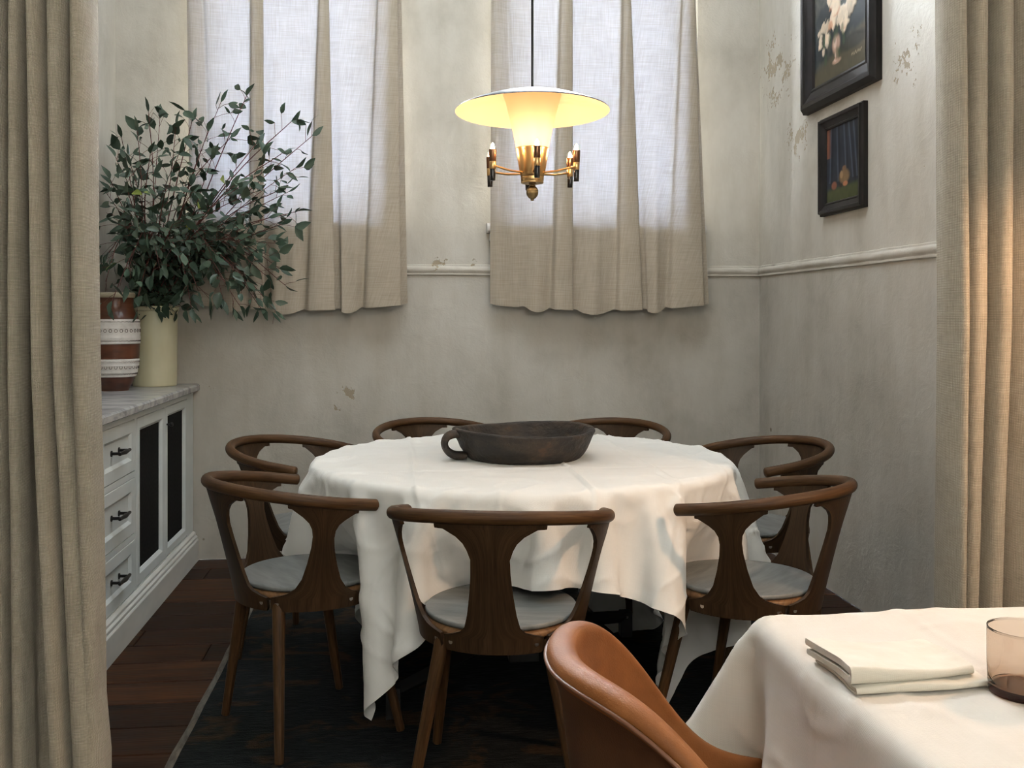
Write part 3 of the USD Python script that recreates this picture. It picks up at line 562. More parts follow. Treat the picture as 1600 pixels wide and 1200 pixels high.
S0, S1 = 130, 215
ARM = rail_xy(PI / 2 + CLA / CR); ELB = rail_xy(PI / 2 - 0.5)
def chair_world(k, x, y, z, back=0.0):
    cx, cy, a = CH[k]; c, s = math.cos(a), math.sin(a); y = y - back
    return np.array([cx + c * x - s * y, cy + s * x + c * y, z])
def collide_round(Xp, P, s):
    disc(Xp, P, TC, TR, 0.600, TZ, 0.016, 0.002, 0.6)
    back = 0.5 * (1 - smoothstep((s - S0) / (S1 - S0)))
    if s >= S0:
        for k in ('F', 'LF', 'RF', 'LB', 'RB'):
            c = chair_world(k, 0, SEATY + 0.005, 0, back); disc(Xp, P, c[:2], 0.21, 0.40, 0.468, 0.012, 0.003, 0.3)
            for e in (1, -1):
                capsule(Xp, P, chair_world(k, e * float(ARM[0]), float(ARM[1]), rail_z(ARM[1]), back), chair_world(k, e * float(ELB[0]), float(ELB[1]), rail_z(ELB[1]), back), 0.020, 0.2)
                sx, sy = seat_xy(D(76)); rx, ry = rail_xy(D(77))
                capsule(Xp, P, chair_world(k, e * sx, sy, 0.43, back), chair_world(k, e * float(rx), float(ry), 0.68, back), 0.03, 0.2)
    low = Xp[..., 2] < RUGZ + 0.004; Xp[..., 2] = np.where(low, RUGZ + 0.004, Xp[..., 2])
CS = 2.0
sim = simulate(84, 84, CS, CS, TC + np.array([0.035, 0.07]), TZ + 0.004, collide_round, 330, 12, ang=D(0.5))
def finish_cloth(sim, up, t, creases, size, wr=0.0016, seed=5):
    big = np.dstack([ndimage.zoom(sim[..., k], up, order=3, mode='nearest', grid_mode=False) for k in range(3)])
    n, m = big.shape[:2]; du, dv = np.gradient(big, axis=0), np.gradient(big, axis=1); nn = np.cross(du, dv); nn /= np.linalg.norm(nn, axis=2, keepdims=True) + 1e-9
    U, V = np.meshgrid(np.linspace(0, size[0], n), np.linspace(0, size[1], m), indexing='ij')
    w = (meshkit.fbm(np.stack([U * 11, V * 11, U * 0 + seed], -1), 4) - 0.5) * wr
    P3 = np.stack([U * 4.6, V * 4.6, U * 0 + seed * 2.0], -1); P3 = P3 + 0.6 * np.stack([meshkit.fbm(P3 * 1.5 + 7, 2), meshkit.fbm(P3 * 1.5 + 19, 2), U * 0], -1)
    rd = (1 - np.abs(2 * meshkit.noise(P3, seed) - 1)) ** 7 + 0.7 * (1 - np.abs(2 * meshkit.noise(P3 * 2.1 + 5, seed) - 1)) ** 7
    cen = np.hypot(U - size[0] / 2, V - size[1] / 2) / size[0]; w = w + wr * 1.8 * rd * (0.35 + 0.65 * smoothstep((cen - 0.22) * 9))
    for ax, at, h in creases:
        q = (U if ax == 0 else V) - at + 0.01 * (meshkit.fbm(np.stack([U * 3, V * 3, U * 0 + at], -1), 2) - .5); w = w + h * np.exp(-(q / 0.006) ** 2) * (0.4 + meshkit.noise(np.stack([U * 5, V * 5, U * 0 + at], -1), 2))
    edge = np.minimum.reduce([U, size[0] - U, V, size[1] - V]); w = w + 0.0016 * (edge < 0.024) - 0.0012 * np.exp(-((edge - 0.026) / 0.003) ** 2)
    return thicken(big + nn * w[..., None], t)
tc = finish_cloth(sim, 3.0, 0.0012, [(0, CS * 0.30, 0.006), (0, CS * 0.535, 0.007), (0, CS * 0.66, 0.005), (0, CS * 0.76, 0.004), (1, CS * 0.33, 0.004), (1, CS * 0.62, 0.004)], (CS, CS), 0.0042)
tl = thing('tablecloth', 'large white linen cloth draped over the round table, corners hanging low', 'tablecloth', (*TC, TZ))
obj('cloth', tc, 'table_linen', tl)

# ------------------------------------------------------------------ wooden bowl on the round table
bl = thing('wooden_bowl', 'rough dark wooden bowl with a side handle, on the white round table', 'bowl', (0.405, 3.30, TZ + 0.004))
B0 = TZ + 0.004
bp = [(0, 0.0), (0.165, 0.0), (0.187, 0.003), (0.196, 0.010), (0.209, 0.030), (0.222, 0.056), (0.233, 0.080), (0.2375, 0.090), (0.236, 0.0945), (0.230, 0.097), (0.220, 0.0955), (0.213, 0.089), (0.200, 0.062), (0.186, 0.040), (0.165, 0.028), (0.10, 0.024), (0, 0.024)]
g, uvb = lathe(crom(bp, 90), 120, (0.405, 3.30, B0)); vv = g.vertices.copy()
d = (meshkit.fbm((vv - [0.405, 3.30, B0]) * [7, 7, 14], 4, 4) - 0.5); rad = vv[:, :2] - [0.405, 3.30]; rl = np.linalg.norm(rad, axis=1, keepdims=True) + 1e-9
hgt = np.clip((vv[:, 2] - B0) / 0.09, 0, 1)
vv[:, :2] += rad / rl * (d * 0.014)[:, None] * (rl > 0.05); vv[:, 2] += hgt * 0.006 * np.sin(2 * np.arctan2(rad[:, 1], rad[:, 0]) + 0.6) + hgt * d * 0.01
vv[:, 2] = np.maximum(vv[:, 2], B0 + 0.0)
obj('body', tm(vv, g.faces), 'old_wood', bl, smooth=50)
hd = np.array([-0.975, -0.22, 0])
hp = crom([np.array([0.405, 3.30, B0 + z]) + hd * r for r, z in ((0.214, 0.080), (0.240, 0.086), (0.265, 0.078), (0.275, 0.056), (0.264, 0.032), (0.238, 0.017), (0.200, 0.016))], 30)
obj('handle', tube(hp, 0.0125 + 0.0015 * np.sin(np.linspace(0, 9, 30)), 14, flat=1.7)[0], 'old_wood', bl, smooth=50)

# ------------------------------------------------------------------ pendant lamp over the round table
PX, PY, PZ = 0.432, 3.30, 1.60
pl = thing('pendant_lamp', 'lit brass pendant lamp with a wide cream disc shade and candle arms', 'pendant lamp', (PX, PY, PZ))
TILT = 0.035
def tilt(m, z0=1.88):
    v = m.vertices.copy(); a = TILT; y, z = v[:, 1] - PY, v[:, 2] - z0
    return tm(np.stack([v[:, 0], PY + y * math.cos(a) + z * math.sin(a), z0 - y * -math.sin(a) * -1 + z * math.cos(a)], 1), m.faces)
def shade_curve(off):
    r = np.linspace(0.0, 1.0, 20); return np.stack([0.256 * r + 0, 1.9455 - 0.064 * r ** 1.9 + off], 1)
so, si = shade_curve(0.0025), shade_curve(0.0)[::-1]
obj('shade_top', tilt(lathe(np.vstack([so, [[0.2572, 1.8805]]]), 96, (PX, PY, 0))[0]), 'chrome', pl, smooth=True)
obj('shade_lining', tilt(lathe(np.vstack([[[0.2572, 1.8805]], si]), 96, (PX, PY, 0))[0]), 'shade_enamel', pl, smooth=True)
cp_ = [(0.098, 1.938), (0.090, 1.915), (0.080, 1.875), (0.069, 1.83), (0.0595, 1.785), (0.0545, 1.757)]
cpo = crom(cp_, 24); cone = np.vstack([cpo, [[0.0525, 1.757]], cpo[::-1] - [0.0025, 0]])
obj('glass_cone', lathe(cone, 72, (PX, PY, 0)), 'frosted_glass', pl)
cup = crom([(0.0, 1.642), (0.034, 1.642), (0.037, 1.648), (0.0385, 1.656), (0.0385, 1.668), (0.0415, 1.676), (0.046, 1.70), (0.0525, 1.742), (0.0555, 1.757), (0.054, 1.759), (0.051, 1.742), (0.044, 1.70), (0.036, 1.66), (0, 1.655)], 70)
obj('brass_cup', lathe(cup, 60, (PX, PY, 0)), 'brass', pl)
fin = crom([(0, 1.584), (0.005, 1.585), (0.0065, 1.591), (0.012, 1.594), (0.0185, 1.603), (0.0205, 1.612), (0.0195, 1.613), (0.0195, 1.616), (0.0205, 1.617), (0.0175, 1.626), (0.011, 1.632), (0.010, 1.636), (0.012, 1.642), (0, 1.643)], 60)
obj('finial', lathe(fin, 32, (PX, PY, 0)), 'old_brass', pl)
obj('rod', cyl((PX, PY, 1.94), (PX, PY, ZC - 0.03), 0.0042, 12), 'gloss_black', pl, smooth=40)
obj('ceiling_rose', lathe([(0, ZC - 0.035), (0.05, ZC - 0.03), (0.055, ZC - 0.001), (0, ZC - 0.001)], 32, (PX, PY, 0))[0], 'chrome', pl, smooth=40)
AR = 0.158
for k in range(6):
    a = D(-92 + 60 * k); dx = np.array([math.cos(a), math.sin(a), 0]); c = np.array([PX, PY, 0]) + dx * AR
    arm = obj('arm', tube(np.array([np.array([PX, PY, 1.676]) + dx * 0.036, np.array([PX, PY, 1.678]) + dx * 0.09, c + [0, 0, 1.690]]), 0.0036, 10)[0], 'brass', pl)
    def hold(pts, name, m): return obj(name, lathe(pts, 20, (c[0], c[1], 0)), m, arm)
    hold([(0, 1.640), (0.0085, 1.640), (0.0098, 1.677), (0, 1.677)], 'holder_tip', 'gloss_black')
    hold([(0, 1.677), (0.0104, 1.677), (0.0112, 1.702), (0, 1.702)], 'holder_ring', 'brass')
    hold([(0, 1.702), (0.0112, 1.702), (0.0128, 1.740), (0.0095, 1.741), (0.008, 1.732), (0, 1.732)], 'holder_cup', 'copper_brown')
    hold(crom([(0.0, 1.732), (0.0045, 1.734), (0.0068, 1.744), (0.006, 1.752), (0.003, 1.760), (0, 1.763)], 16), 'candle_bulb', 'bulb_glow')
inner = UsdLux.SphereLight.Define(stage, pl + '/inner_bulb_light')
inner.CreateRadiusAttr(0.018); inner.CreateColorAttr(Gf.Vec3f(1.0, 0.62, 0.33)); inner.CreateIntensityAttr(26.0)
inner.AddTranslateOp().Set(Gf.Vec3d(0, 0, 1.80 - PZ))

# lamp that hangs over the foreground table, beyond the right edge of the picture
LX, LY, LZ = 1.68, 1.62, 1.80
l2 = thing('pendant_lamp', 'opaque dark metal pendant lamp hanging above the foreground table', 'pendant lamp', (LX, LY, LZ))
obj('shade', lathe(crom([(0.115, 1.742), (0.112, 1.775), (0.095, 1.83), (0.055, 1.875), (0.018, 1.895), (0.018, 1.90), (0.058, 1.879), (0.098, 1.833), (0.1155, 1.776), (0.118, 1.742)], 50), 48, (LX, LY, 0)), 'black_steel', l2)
obj('bulb', trimesh.creation.icosphere(2, 0.024).apply_translation((LX, LY, 1.80)), 'room_bulb_glow', l2, smooth=True)
obj('cord', cyl((LX, LY, 1.88), (LX, LY, ZC), 0.004, 8), 'gloss_black', l2)

# ------------------------------------------------------------------ cabinet on the left, with its marble top
CX, CY0, CY1, CZ = -1.02, 3.02, 5.05, 0.832
cb = thing('cabinet', 'pale grey-white painted cabinet with dark mesh doors and three drawers', 'cabinet', ((XL + CX) / 2, (CY0 + CY1) / 2, 0))
# face frame with openings: body polygon in y-z
holes = [(3.525, 3.968, 0.606, 0.806), (3.525, 3.968, 0.368, 0.583), (3.525, 3.968, 0.146, 0.346), (3.998, 4.458, 0.150, 0.806), (4.472, 4.905, 0.150, 0.806), (3.075, 3.48, 0.150, 0.806)]
fp = sbox(CY0, 0.0, CY1, CZ)
for a, b, c, d2 in holes: fp = fp.difference(sbox(a, c, b, d2))
fm = trimesh.creation.extrude_polygon(fp, 0.022, engine='earcut'); v = fm.vertices
obj('face_frame', tm(np.stack([CX - 0.022 + v[:, 2], v[:, 0], v[:, 1]], 1), fm.faces), 'cabinet_paint', cb, smooth=False)
obj('carcass', cat([cbox((XL + 0.002, CY0, 0), (CX - 0.022, CY1, 0.10)), cbox((XL + 0.002, CY0, CZ - 0.02), (CX - 0.022, CY1, CZ)), cbox((XL + 0.002, CY0, 0.1), (XL + 0.02, CY1, CZ - 0.02)), cbox((XL + 0.02, CY0, 0.1), (CX - 0.022, CY0 + 0.02, CZ - 0.02)), cbox((XL + 0.02, CY1 - 0.02, 0.1), (CX - 0.022, CY1, CZ - 0.02)), cbox((XL + 0.02, 3.975, 0.1), (CX - 0.03, 3.99, CZ - 0.02))]), 'cabinet_paint', cb, smooth=False)
def framed(a, b, c, d2, w, x0, x1):
    """frame of four mitred rails with a bevelled inner edge, in the plane x = x1."""
    ms = []
    o = np.array([(a, c), (b, c), (b, d2), (a, d2)]); i1 = np.array([(a + w, c + w), (b - w, c + w), (b - w, d2 - w), (a + w, d2 - w)]); i2 = np.array([(a + w + .012, c + w + .012), (b - w - .012, c + w + .012), (b - w - .012, d2 - w - .012), (a + w + .012, d2 - w - .012)])
    V = np.vstack([np.column_stack([np.full(4, x), q]) for x, q in ((x0, o), (x1 - .002, o), (x1, o + np.sign(i1 - o) * .002), (x1, i1), (x1 - .009, i2), (x0, i2))]); F = []
    for k in range(5):
        for j in range(4):
            p, q = k * 4 + j, k * 4 + (j + 1) % 4; F += [(p, q, q + 4), (p, q + 4, p + 4)]
    return tm(V, F)
for a, b, c, d2 in holes[:3]:
    g_ = 0.0025
    dr = obj('drawer', framed(a + g_, b - g_, c + g_, d2 - g_, 0.045, CX - 0.018, CX + 0.001), 'cabinet_paint', cb, smooth=False)
    obj('drawer_panel', cbox((CX - 0.016, a + 0.05, c + 0.05), (CX - 0.0085, b - 0.05, d2 - 0.05), 0.001), 'cabinet_paint', dr, smooth=False)
    hy, hz = 3.735, (c + d2) / 2 + 0.004
    hm = [cyl((CX - 0.009, hy + s * 0.048, hz), (CX + 0.026, hy + s * 0.048, hz), 0.0055, 12) for s in (-1, 1)] + [cyl((CX - 0.0085, hy + s * 0.048, hz), (CX - 0.005, hy + s * 0.048, hz), 0.011, 14) for s in (-1, 1)]
    hm += [tube(np.array([(CX + 0.026, hy - 0.068, hz), (CX + 0.028, hy - 0.03, hz), (CX + 0.029, hy, hz), (CX + 0.028, hy + 0.03, hz), (CX + 0.026, hy + 0.068, hz)]), [0.0058, 0.0068, 0.0088, 0.0068, 0.0058], 12)[0]]
    obj('handle', cat(hm), 'dark_iron', dr)
for a, b, c, d2 in holes[3:]:
    dr = obj('door', framed(a + 0.002, b - 0.002, c + 0.003, d2 - 0.003, 0.032 if a > 4.4 else 0.040, CX - 0.018, CX + 0.001), 'cabinet_paint', cb, smooth=False)
    obj('mesh_panel', cbox((CX - 0.017, a + 0.035, c + 0.035), (CX - 0.013, b - 0.035, d2 - 0.035), 0.0005), 'mesh_panel', dr, smooth=False, label='black mesh door panel')
    if a > 4.4:
        obj('knob', lathe(crom([(0, -0.001), (0.004, 0.0), (0.004, 0.012), (0.009, 0.017), (0.0105, 0.022), (0.008, 0.027), (0, 0.028)], 24), 20)[0].apply_transform(trimesh.transformations.rotation_matrix(PI / 2, [0, 1, 0])).apply_translation((CX, a + 0.018, 0.728)), 'dark_iron', dr, smooth=True)
pf = np.array([(0, 0), (0.026, 0), (0.026, 0.100), (0.022, 0.106), (0.020, 0.107), (0.020, 0.118), (0.016, 0.122), (0.012, 0.124), (0.012, 0.134), (0.008, 0.139), (0.003, 0.142), (0.0, 0.143)])
pm = trimesh.creation.extrude_polygon(Polygon(pf), CY1 - CY0 + 0.003, engine='earcut'); v = pm.vertices
obj('plinth', tm(np.stack([CX + v[:, 0], CY0 + v[:, 2], v[:, 1]], 1), pm.faces[:, ::-1]), 'plinth_paint', cb, smooth=25)
# marble worktop with a rounded front edge
cpz = Polygon([(XL + 0.001, CZ + 0.0005), (CX + 0.022, CZ + 0.0005), (CX + 0.029, CZ + 0.006), (CX + 0.030, CZ + 0.027), (CX + 0.024, CZ + 0.0345), (CX + 0.016, CZ + 0.036), (XL + 0.001, CZ + 0.036)])
cm_ = trimesh.creation.extrude_polygon(cpz, CY1 - CY0 + 0.018, engine='earcut'); v = cm_.vertices
obj('worktop', tm(np.stack([v[:, 0], CY0 - 0.01 + v[:, 2], v[:, 1]], 1), cm_.faces[:, ::-1]), 'marble', smooth=25, label='grey veined marble worktop lying on the white cabinet', category='worktop')
CT = CZ + 0.0365

# cream crock
KX, KY = -1.172, 4.925
kr = thing('crock', 'tall cream glazed crock holding the eucalyptus branches', 'vase', (KX, KY, CT))
kp = crom([(0, 0), (0.092, 0), (0.098, 0.004), (0.1005, 0.02), (0.1015, 0.15), (0.103, 0.30), (0.1035, 0.352), (0.107, 0.356), (0.1105, 0.362), (0.111, 0.374), (0.108, 0.379), (0.102, 0.379), (0.0985, 0.372), (0.096, 0.30), (0.092, 0.02), (0, 0.02)], 110)
obj('body', lathe(kp, 72, (KX, KY, CT)), 'crock_glaze', kr)

# brown and white banded pot
BX, BY = -1.276, 4.63
bt = thing('banded_pot', 'brown glazed pot with two white patterned bands, beside the cream crock', 'vase', (BX, BY, CT))
pp_ = [(0, 0), (0.056, 0), (0.060, 0.004), (0.078, 0.040), (0.092, 0.075), (0.100, 0.115), (0.1045, 0.16), (0.106, 0.21), (0.1055, 0.26), (0.104, 0.30), (0.102, 0.318), (0.095, 0.335), (0.086, 0.352), (0.080, 0.372), (0.0785, 0.40), (0.080, 0.418), (0.084, 0.428), (0.082, 0.434), (0.077, 0.432), (0.0735, 0.40), (0.078, 0.35), (0.098, 0.25), (0.09, 0.10), (0.05, 0.012), (0, 0.012)]
pc = crom(pp_, 140); obj('body', lathe(pc, 72, (BX, BY, CT)), 'brown_glaze', bt)
outer = pc[:80]; rad_at = lambda z: float(np.interp(z, outer[:, 1], outer[:, 0]))
for z0, z1 in ((0.062, 0.142), (0.208, 0.318)):
    zs = np.linspace(z0, z1, 30); ridg = 0.0022 + 0.0012 * (np.sin((zs - z0) / (z1 - z0) * 5 * 2 * PI) > 0.55)
    band = np.array([[rad_at(z) + (r if 0 < i < 29 else 0.0), z] for i, (z, r) in enumerate(zip(zs, ridg))])
    bd = obj('white_band', lathe(band, 96, (BX, BY, CT)), 'white_glaze', bt, label='white relief band')
    zc = (z0 + z1) / 2 + 0.004; rings = []
    for a in np.arange(0, 2 * PI, 2 * PI / 30):
        c = np.array([math.cos(a), math.sin(a), 0]); tg = np.array([-math.sin(a), math.cos(a), 0]); b_ = np.linspace(0, 2 * PI, 11)
        p = np.array([BX, BY, CT + zc]) + c * (rad_at(zc) + 0.0026) + np.cos(b_)[:, None] * tg * 0.0062 + np.sin(b_)[:, None] * np.array([0, 0, 0.0072])
        rings.append(tube(p, 0.0013, 5, caps=False)[0])
    for zq in (z0 + 0.014, z1 - 0.012):
        a = np.linspace(0, 2 * PI, 241); zz = CT + zq + 0.003 * np.where(np.arange(241) % 2 == 0, 1, -1); r = rad_at(zq) + 0.0028
        rings.append(tube(np.stack([BX + r * np.cos(a), BY + r * np.sin(a), zz], 1), 0.0011, 4, caps=False)[0])
    obj('band_pattern', cat(rings), 'groove_glaze', bd, smooth=False)
plain('rim_glaze', (0.36, 0.31, 0.22), 0.4)
obj('rim', lathe(crom([(0.0835, 0.414), (0.0865, 0.422), (0.0862, 0.432), (0.080, 0.437), (0.0745, 0.434)], 16), 64, (BX, BY, CT)), 'rim_glaze', bt, label='cream glazed rim')

# ------------------------------------------------------------------ eucalyptus branches in the crock
eu = thing('eucalyptus_branches', 'bushy dark green eucalyptus branches with reddish stems, standing in the cream crock', 'branches', (KX, KY, CT + 0.3))
rng = np.random.default_rng(11)
def leaf_mesh(p, d, up, L, W, curl, fold):
    """folded, curved blade: 5 stations, 3 points each -> 16 triangles."""
    d = d / np.linalg.norm(d); s = np.cross(d, up); s /= np.linalg.norm(s) + 1e-9; n = np.cross(s, d); v = []
    for t, w in ((0, .10), (.22, .82), (.45, 1.0), (.72, .68), (1, .04)):
        c = p + d * L * t - n * curl * L * t * t + s * 0.05 * L * math.sin(5 * t)
        for q in (-1, 0, 1): v.append(c + s * q * W * w / 2 + n * (abs(q) * fold * W * w / 2))
    f = []
    for i in range(4):
        for j in range(2):
            a = i * 3 + j; f += [(a, a + 3, a + 4), (a, a + 4, a + 1)]
    return np.array(v), f
leaves, stems, twigs = [], [], []
mouth = np.array([KX, KY, CT + 0.36])
def survey_pt(u, v, Y): return np.array([survey_y(u, Y), Y, survey_z(u, v, Y)])
tips = [(385, 150, 4.86), (345, 160, 4.80), (488, 212, 4.84), (455, 190, 4.86), (440, 240, 4.78), (400, 225, 4.84), (462, 262, 4.75), (430, 300, 4.84), (465, 330, 4.78), (440, 350, 4.70), (300, 190, 4.85), (275, 195, 4.70), (232, 175, 4.80), (215, 205, 4.70), (250, 185, 4.90), (190, 215, 4.76), (180, 245, 4.85), (172, 280, 4.70), (165, 300, 4.80), (200, 300, 4.55), (330, 250, 4.62), (360, 290, 4.60), (390, 330, 4.62), (300, 300, 4.55), (260, 290, 4.55), (420, 400, 4.72), (445, 445, 4.74), (430, 485, 4.78), (385, 440, 4.64), (350, 470, 4.66), (310, 455, 4.58), (250, 420, 4.52), (200, 420, 4.50), (170, 395, 4.66), (165, 440, 4.58), (215, 465, 4.52), (175, 470, 4.48), (285, 410, 4.5), (340, 400, 4.52), (370, 370, 4.56), (410, 270, 4.70), (325, 205, 4.72), (280, 240, 4.62), (235, 240, 4.60), (205, 260, 4.64), (360, 215, 4.86), (270, 350, 4.5), (225, 360, 4.5), (185, 350, 4.6), (320, 350, 4.52), (400, 465, 4.70), (300, 485, 4.60), (415, 430, 4.66), (395, 395, 4.60), (438, 420, 4.76), (408, 482, 4.74), (375, 478, 4.62), (430, 380, 4.70), (352, 440, 4.56), (420, 340, 4.70), (450, 300, 4.80), (398, 300, 4.64)]
for i, (u, v, Y) in enumerate(tips):
    tip = survey_pt(u, v, Y); a = rng.uniform(0, 2 * PI); st = mouth + np.array([math.cos(a), math.sin(a), 0]) * rng.uniform(0.01, 0.075)
    droop = v > 380
    mid = st * 0.5 + tip * 0.5 + np.array([0, 0, 0.10 + (0.16 if droop else 0.0)]) + rng.normal(0, 0.02, 3)
    base = st * [1, 1, 1] - [0, 0, 0.30]
    base[:2] = mouth[:2] + (st[:2] - mouth[:2]) * 0.6
    path = crom([base, st, mid, tip], 22); path[:, 0] = np.maximum(path[:, 0], XL + 0.02); path[:, 1] = np.minimum(path[:, 1], 4.92); stems.append((path, rng.uniform(0.0020, 0.0034)))
    n_l = 16 if not droop else 18
    sc = 1.0
    for q in range(n_l):
        t = 7 + (len(path) - 8) * (q + rng.uniform(0, 1)) / n_l; k = int(min(t, len(path) - 2)); p0 = path[k] + (path[k + 1] - path[k]) * (t - k)
        ax = path[k + 1] - path[k]; ax /= np.linalg.norm(ax); side = rng.normal(0, 1, 3); side -= ax * (side @ ax); side /= np.linalg.norm(side)
        tl_ = rng.uniform(0.015, 0.085); tw_end = p0 + (side * 0.85 + ax * 0.7) * tl_
        tw_end[0] = max(tw_end[0], XL + 0.012); tw_end[1] = min(tw_end[1], 4.925)
        twigs.append(np.array([p0, (p0 + tw_end) / 2 + [0, 0, 0.004], tw_end]))
        for e in range(1 if q % 3 else 2):
            d = side * rng.uniform(0.3, 1) + ax * 0.6 + np.array([0, 0, rng.uniform(-0.9, 0.25)]) + rng.normal(0, 0.35, 3)
            L = rng.uniform(0.035, 0.082) * sc; W = L * rng.uniform(0.34, 0.60)
            leaves.append((tw_end, d, rng.normal(0, 1, 3) + [0, -0.6, 0.5], L, W, rng.uniform(-0.1, 0.35), rng.uniform(0.1, 0.4)))
    for q in range(14 if v > 330 else 4):                                          # denser heart of the bush
        k = int(rng.uniform(7, 15)); p0 = path[k] + rng.normal(0, 0.035, 3); d = rng.normal(0, 1, 3) + np.array([0, -0.3, -0.25]); L = rng.uniform(0.04, 0.075)
        leaves.append((p0, d, rng.normal(0, 1, 3) + [0, -0.6, 0.5], L, L * rng.uniform(0.34, 0.6), rng.uniform(-0.1, 0.35), rng.uniform(0.1, 0.4)))
    d = tip - path[-3]; leaves.append((tip, d, rng.normal(0, 1, 3), 0.07, 0.026, 0.2, 0.2))
def fit(vv): # keep foliage clear of the left wall, the window curtain and the worktop
    m = vv[:, 0].min(); vv[:, 0] += max(0, XL + 0.006 - m); m = vv[:, 1].max(); vv[:, 1] -= max(0, m - 4.905); m = vv[:, 2].min(); vv[:, 2] += max(0, CT + 0.30 - m)
    h = vv[:, :2] - [BX, BY]; r = np.linalg.norm(h, axis=1).min()
    if vv[:, 2].min() < CT + 0.45 and r < 0.112:
        c = vv[:, :2].mean(0) - [BX, BY]; vv[:, :2] += c / np.linalg.norm(c) * (0.125 - r)
    return vv
LM = [(fit(q[0]), q[1]) for q in (leaf_mesh(*l) for l in leaves)]
order = np.argsort([v[:, 1].mean() - 3 * (v.max(0) - v.min(0))[[0, 2]].prod() ** 0.5 for v, f in LM])
rest = []
for rank, k in enumerate(order):
    v, f = LM[k]
    if rank < 300: obj('leaf', tm(v, f), ('leaf_lime' if rank % 43 == 7 else 'leaf_pale' if rank % 7 == 3 else 'leaf_green'), eu, smooth=True)
    else: rest.append(tm(v, f))
obj('foliage', cat(rest), 'leaf_green', eu, smooth=True, kind='stuff')
for p, r in stems: obj('stem', tube(p, np.linspace(r * 1.3, r * 0.5, len(p)), 6)[0], 'twig_red', eu)
obj('twigs', cat([tube(p, 0.0009, 4, caps=False)[0] for p in twigs]), 'twig_red', eu, kind='stuff')
for k in range(9):
    p = stems[int(rng.integers(0, len(stems)))][0][int(rng.integers(12, 18))] + rng.normal(0, 0.012, 3)
    obj('gumnut', lathe(crom([(0, 0), (0.006, 0.002), (0.0095, 0.011), (0.0085, 0.019), (0.005, 0.021), (0, 0.018)], 14), 12, p)[0], 'gumnut', eu, smooth=True)

# ------------------------------------------------------------------ paintings on the right wall
def painting(name, label, y0, y1, z0, z1, fw, dep, canvas):
    t = thing(name, label, 'painting', (XR, (y0 + y1) / 2, z0))
    pr = [(0.0, 0.0), (0.0, dep * 0.55), (0.008, dep * 0.7), (fw * 0.18, dep), (fw * 0.36, dep * 0.96), (fw * 0.45, dep * 0.78), (fw * 0.80, dep * 0.5), (fw * 0.86, dep * 0.58), (fw * 0.95, dep * 0.5), (fw, dep * 0.3), (fw, 0.0)]
    for side in range(4):
        rows = []
        for e in (0, 1):
            r_ = []
            for q, h in pr:
                a, b, c, d2 = y0 + q, y1 - q, z0 + q, z1 - q
                yz = [((a, c), (b, c)), ((b, c), (b, d2)), ((b, d2), (a, d2)), ((a, d2), (a, c))][side][e]; r_.append((XR - h - 0.0005, *yz))
            rows.append(r_)
        obj('frame_rail', grid(np.array(rows)[::-1])[0], 'frame_black', t, smooth=20)
    n, m = 90, 130; ys = np.linspace(y1 - fw, y0 + fw, n); zs = np.linspace(z0 + fw, z1 - fw, m)
    U, V = np.meshgrid(np.linspace(0, 1, n), np.linspace(0, 1, m), indexing='ij')         # U from the far end towards the viewer
    col, hgt = canvas(U, V); G = np.stack([np.full_like(U, XR - dep * 0.3) - hgt, np.broadcast_to(ys[:, None], U.shape), np.broadcast_to(zs[None], U.shape)], -1)
    obj('canvas', grid(G)[0], 'oil_paint', t, cd=col.reshape(-1, 3))
    return t
def lerp(c, c2, w): return c * (1 - w[..., None]) + np.asarray(c2) * w[..., None]
def ell(U, V, u, v, a, b): return np.clip(3.0 * (1 - np.sqrt(((U - u) / a) ** 2 + ((V - v) / b) ** 2)), 0, 1)
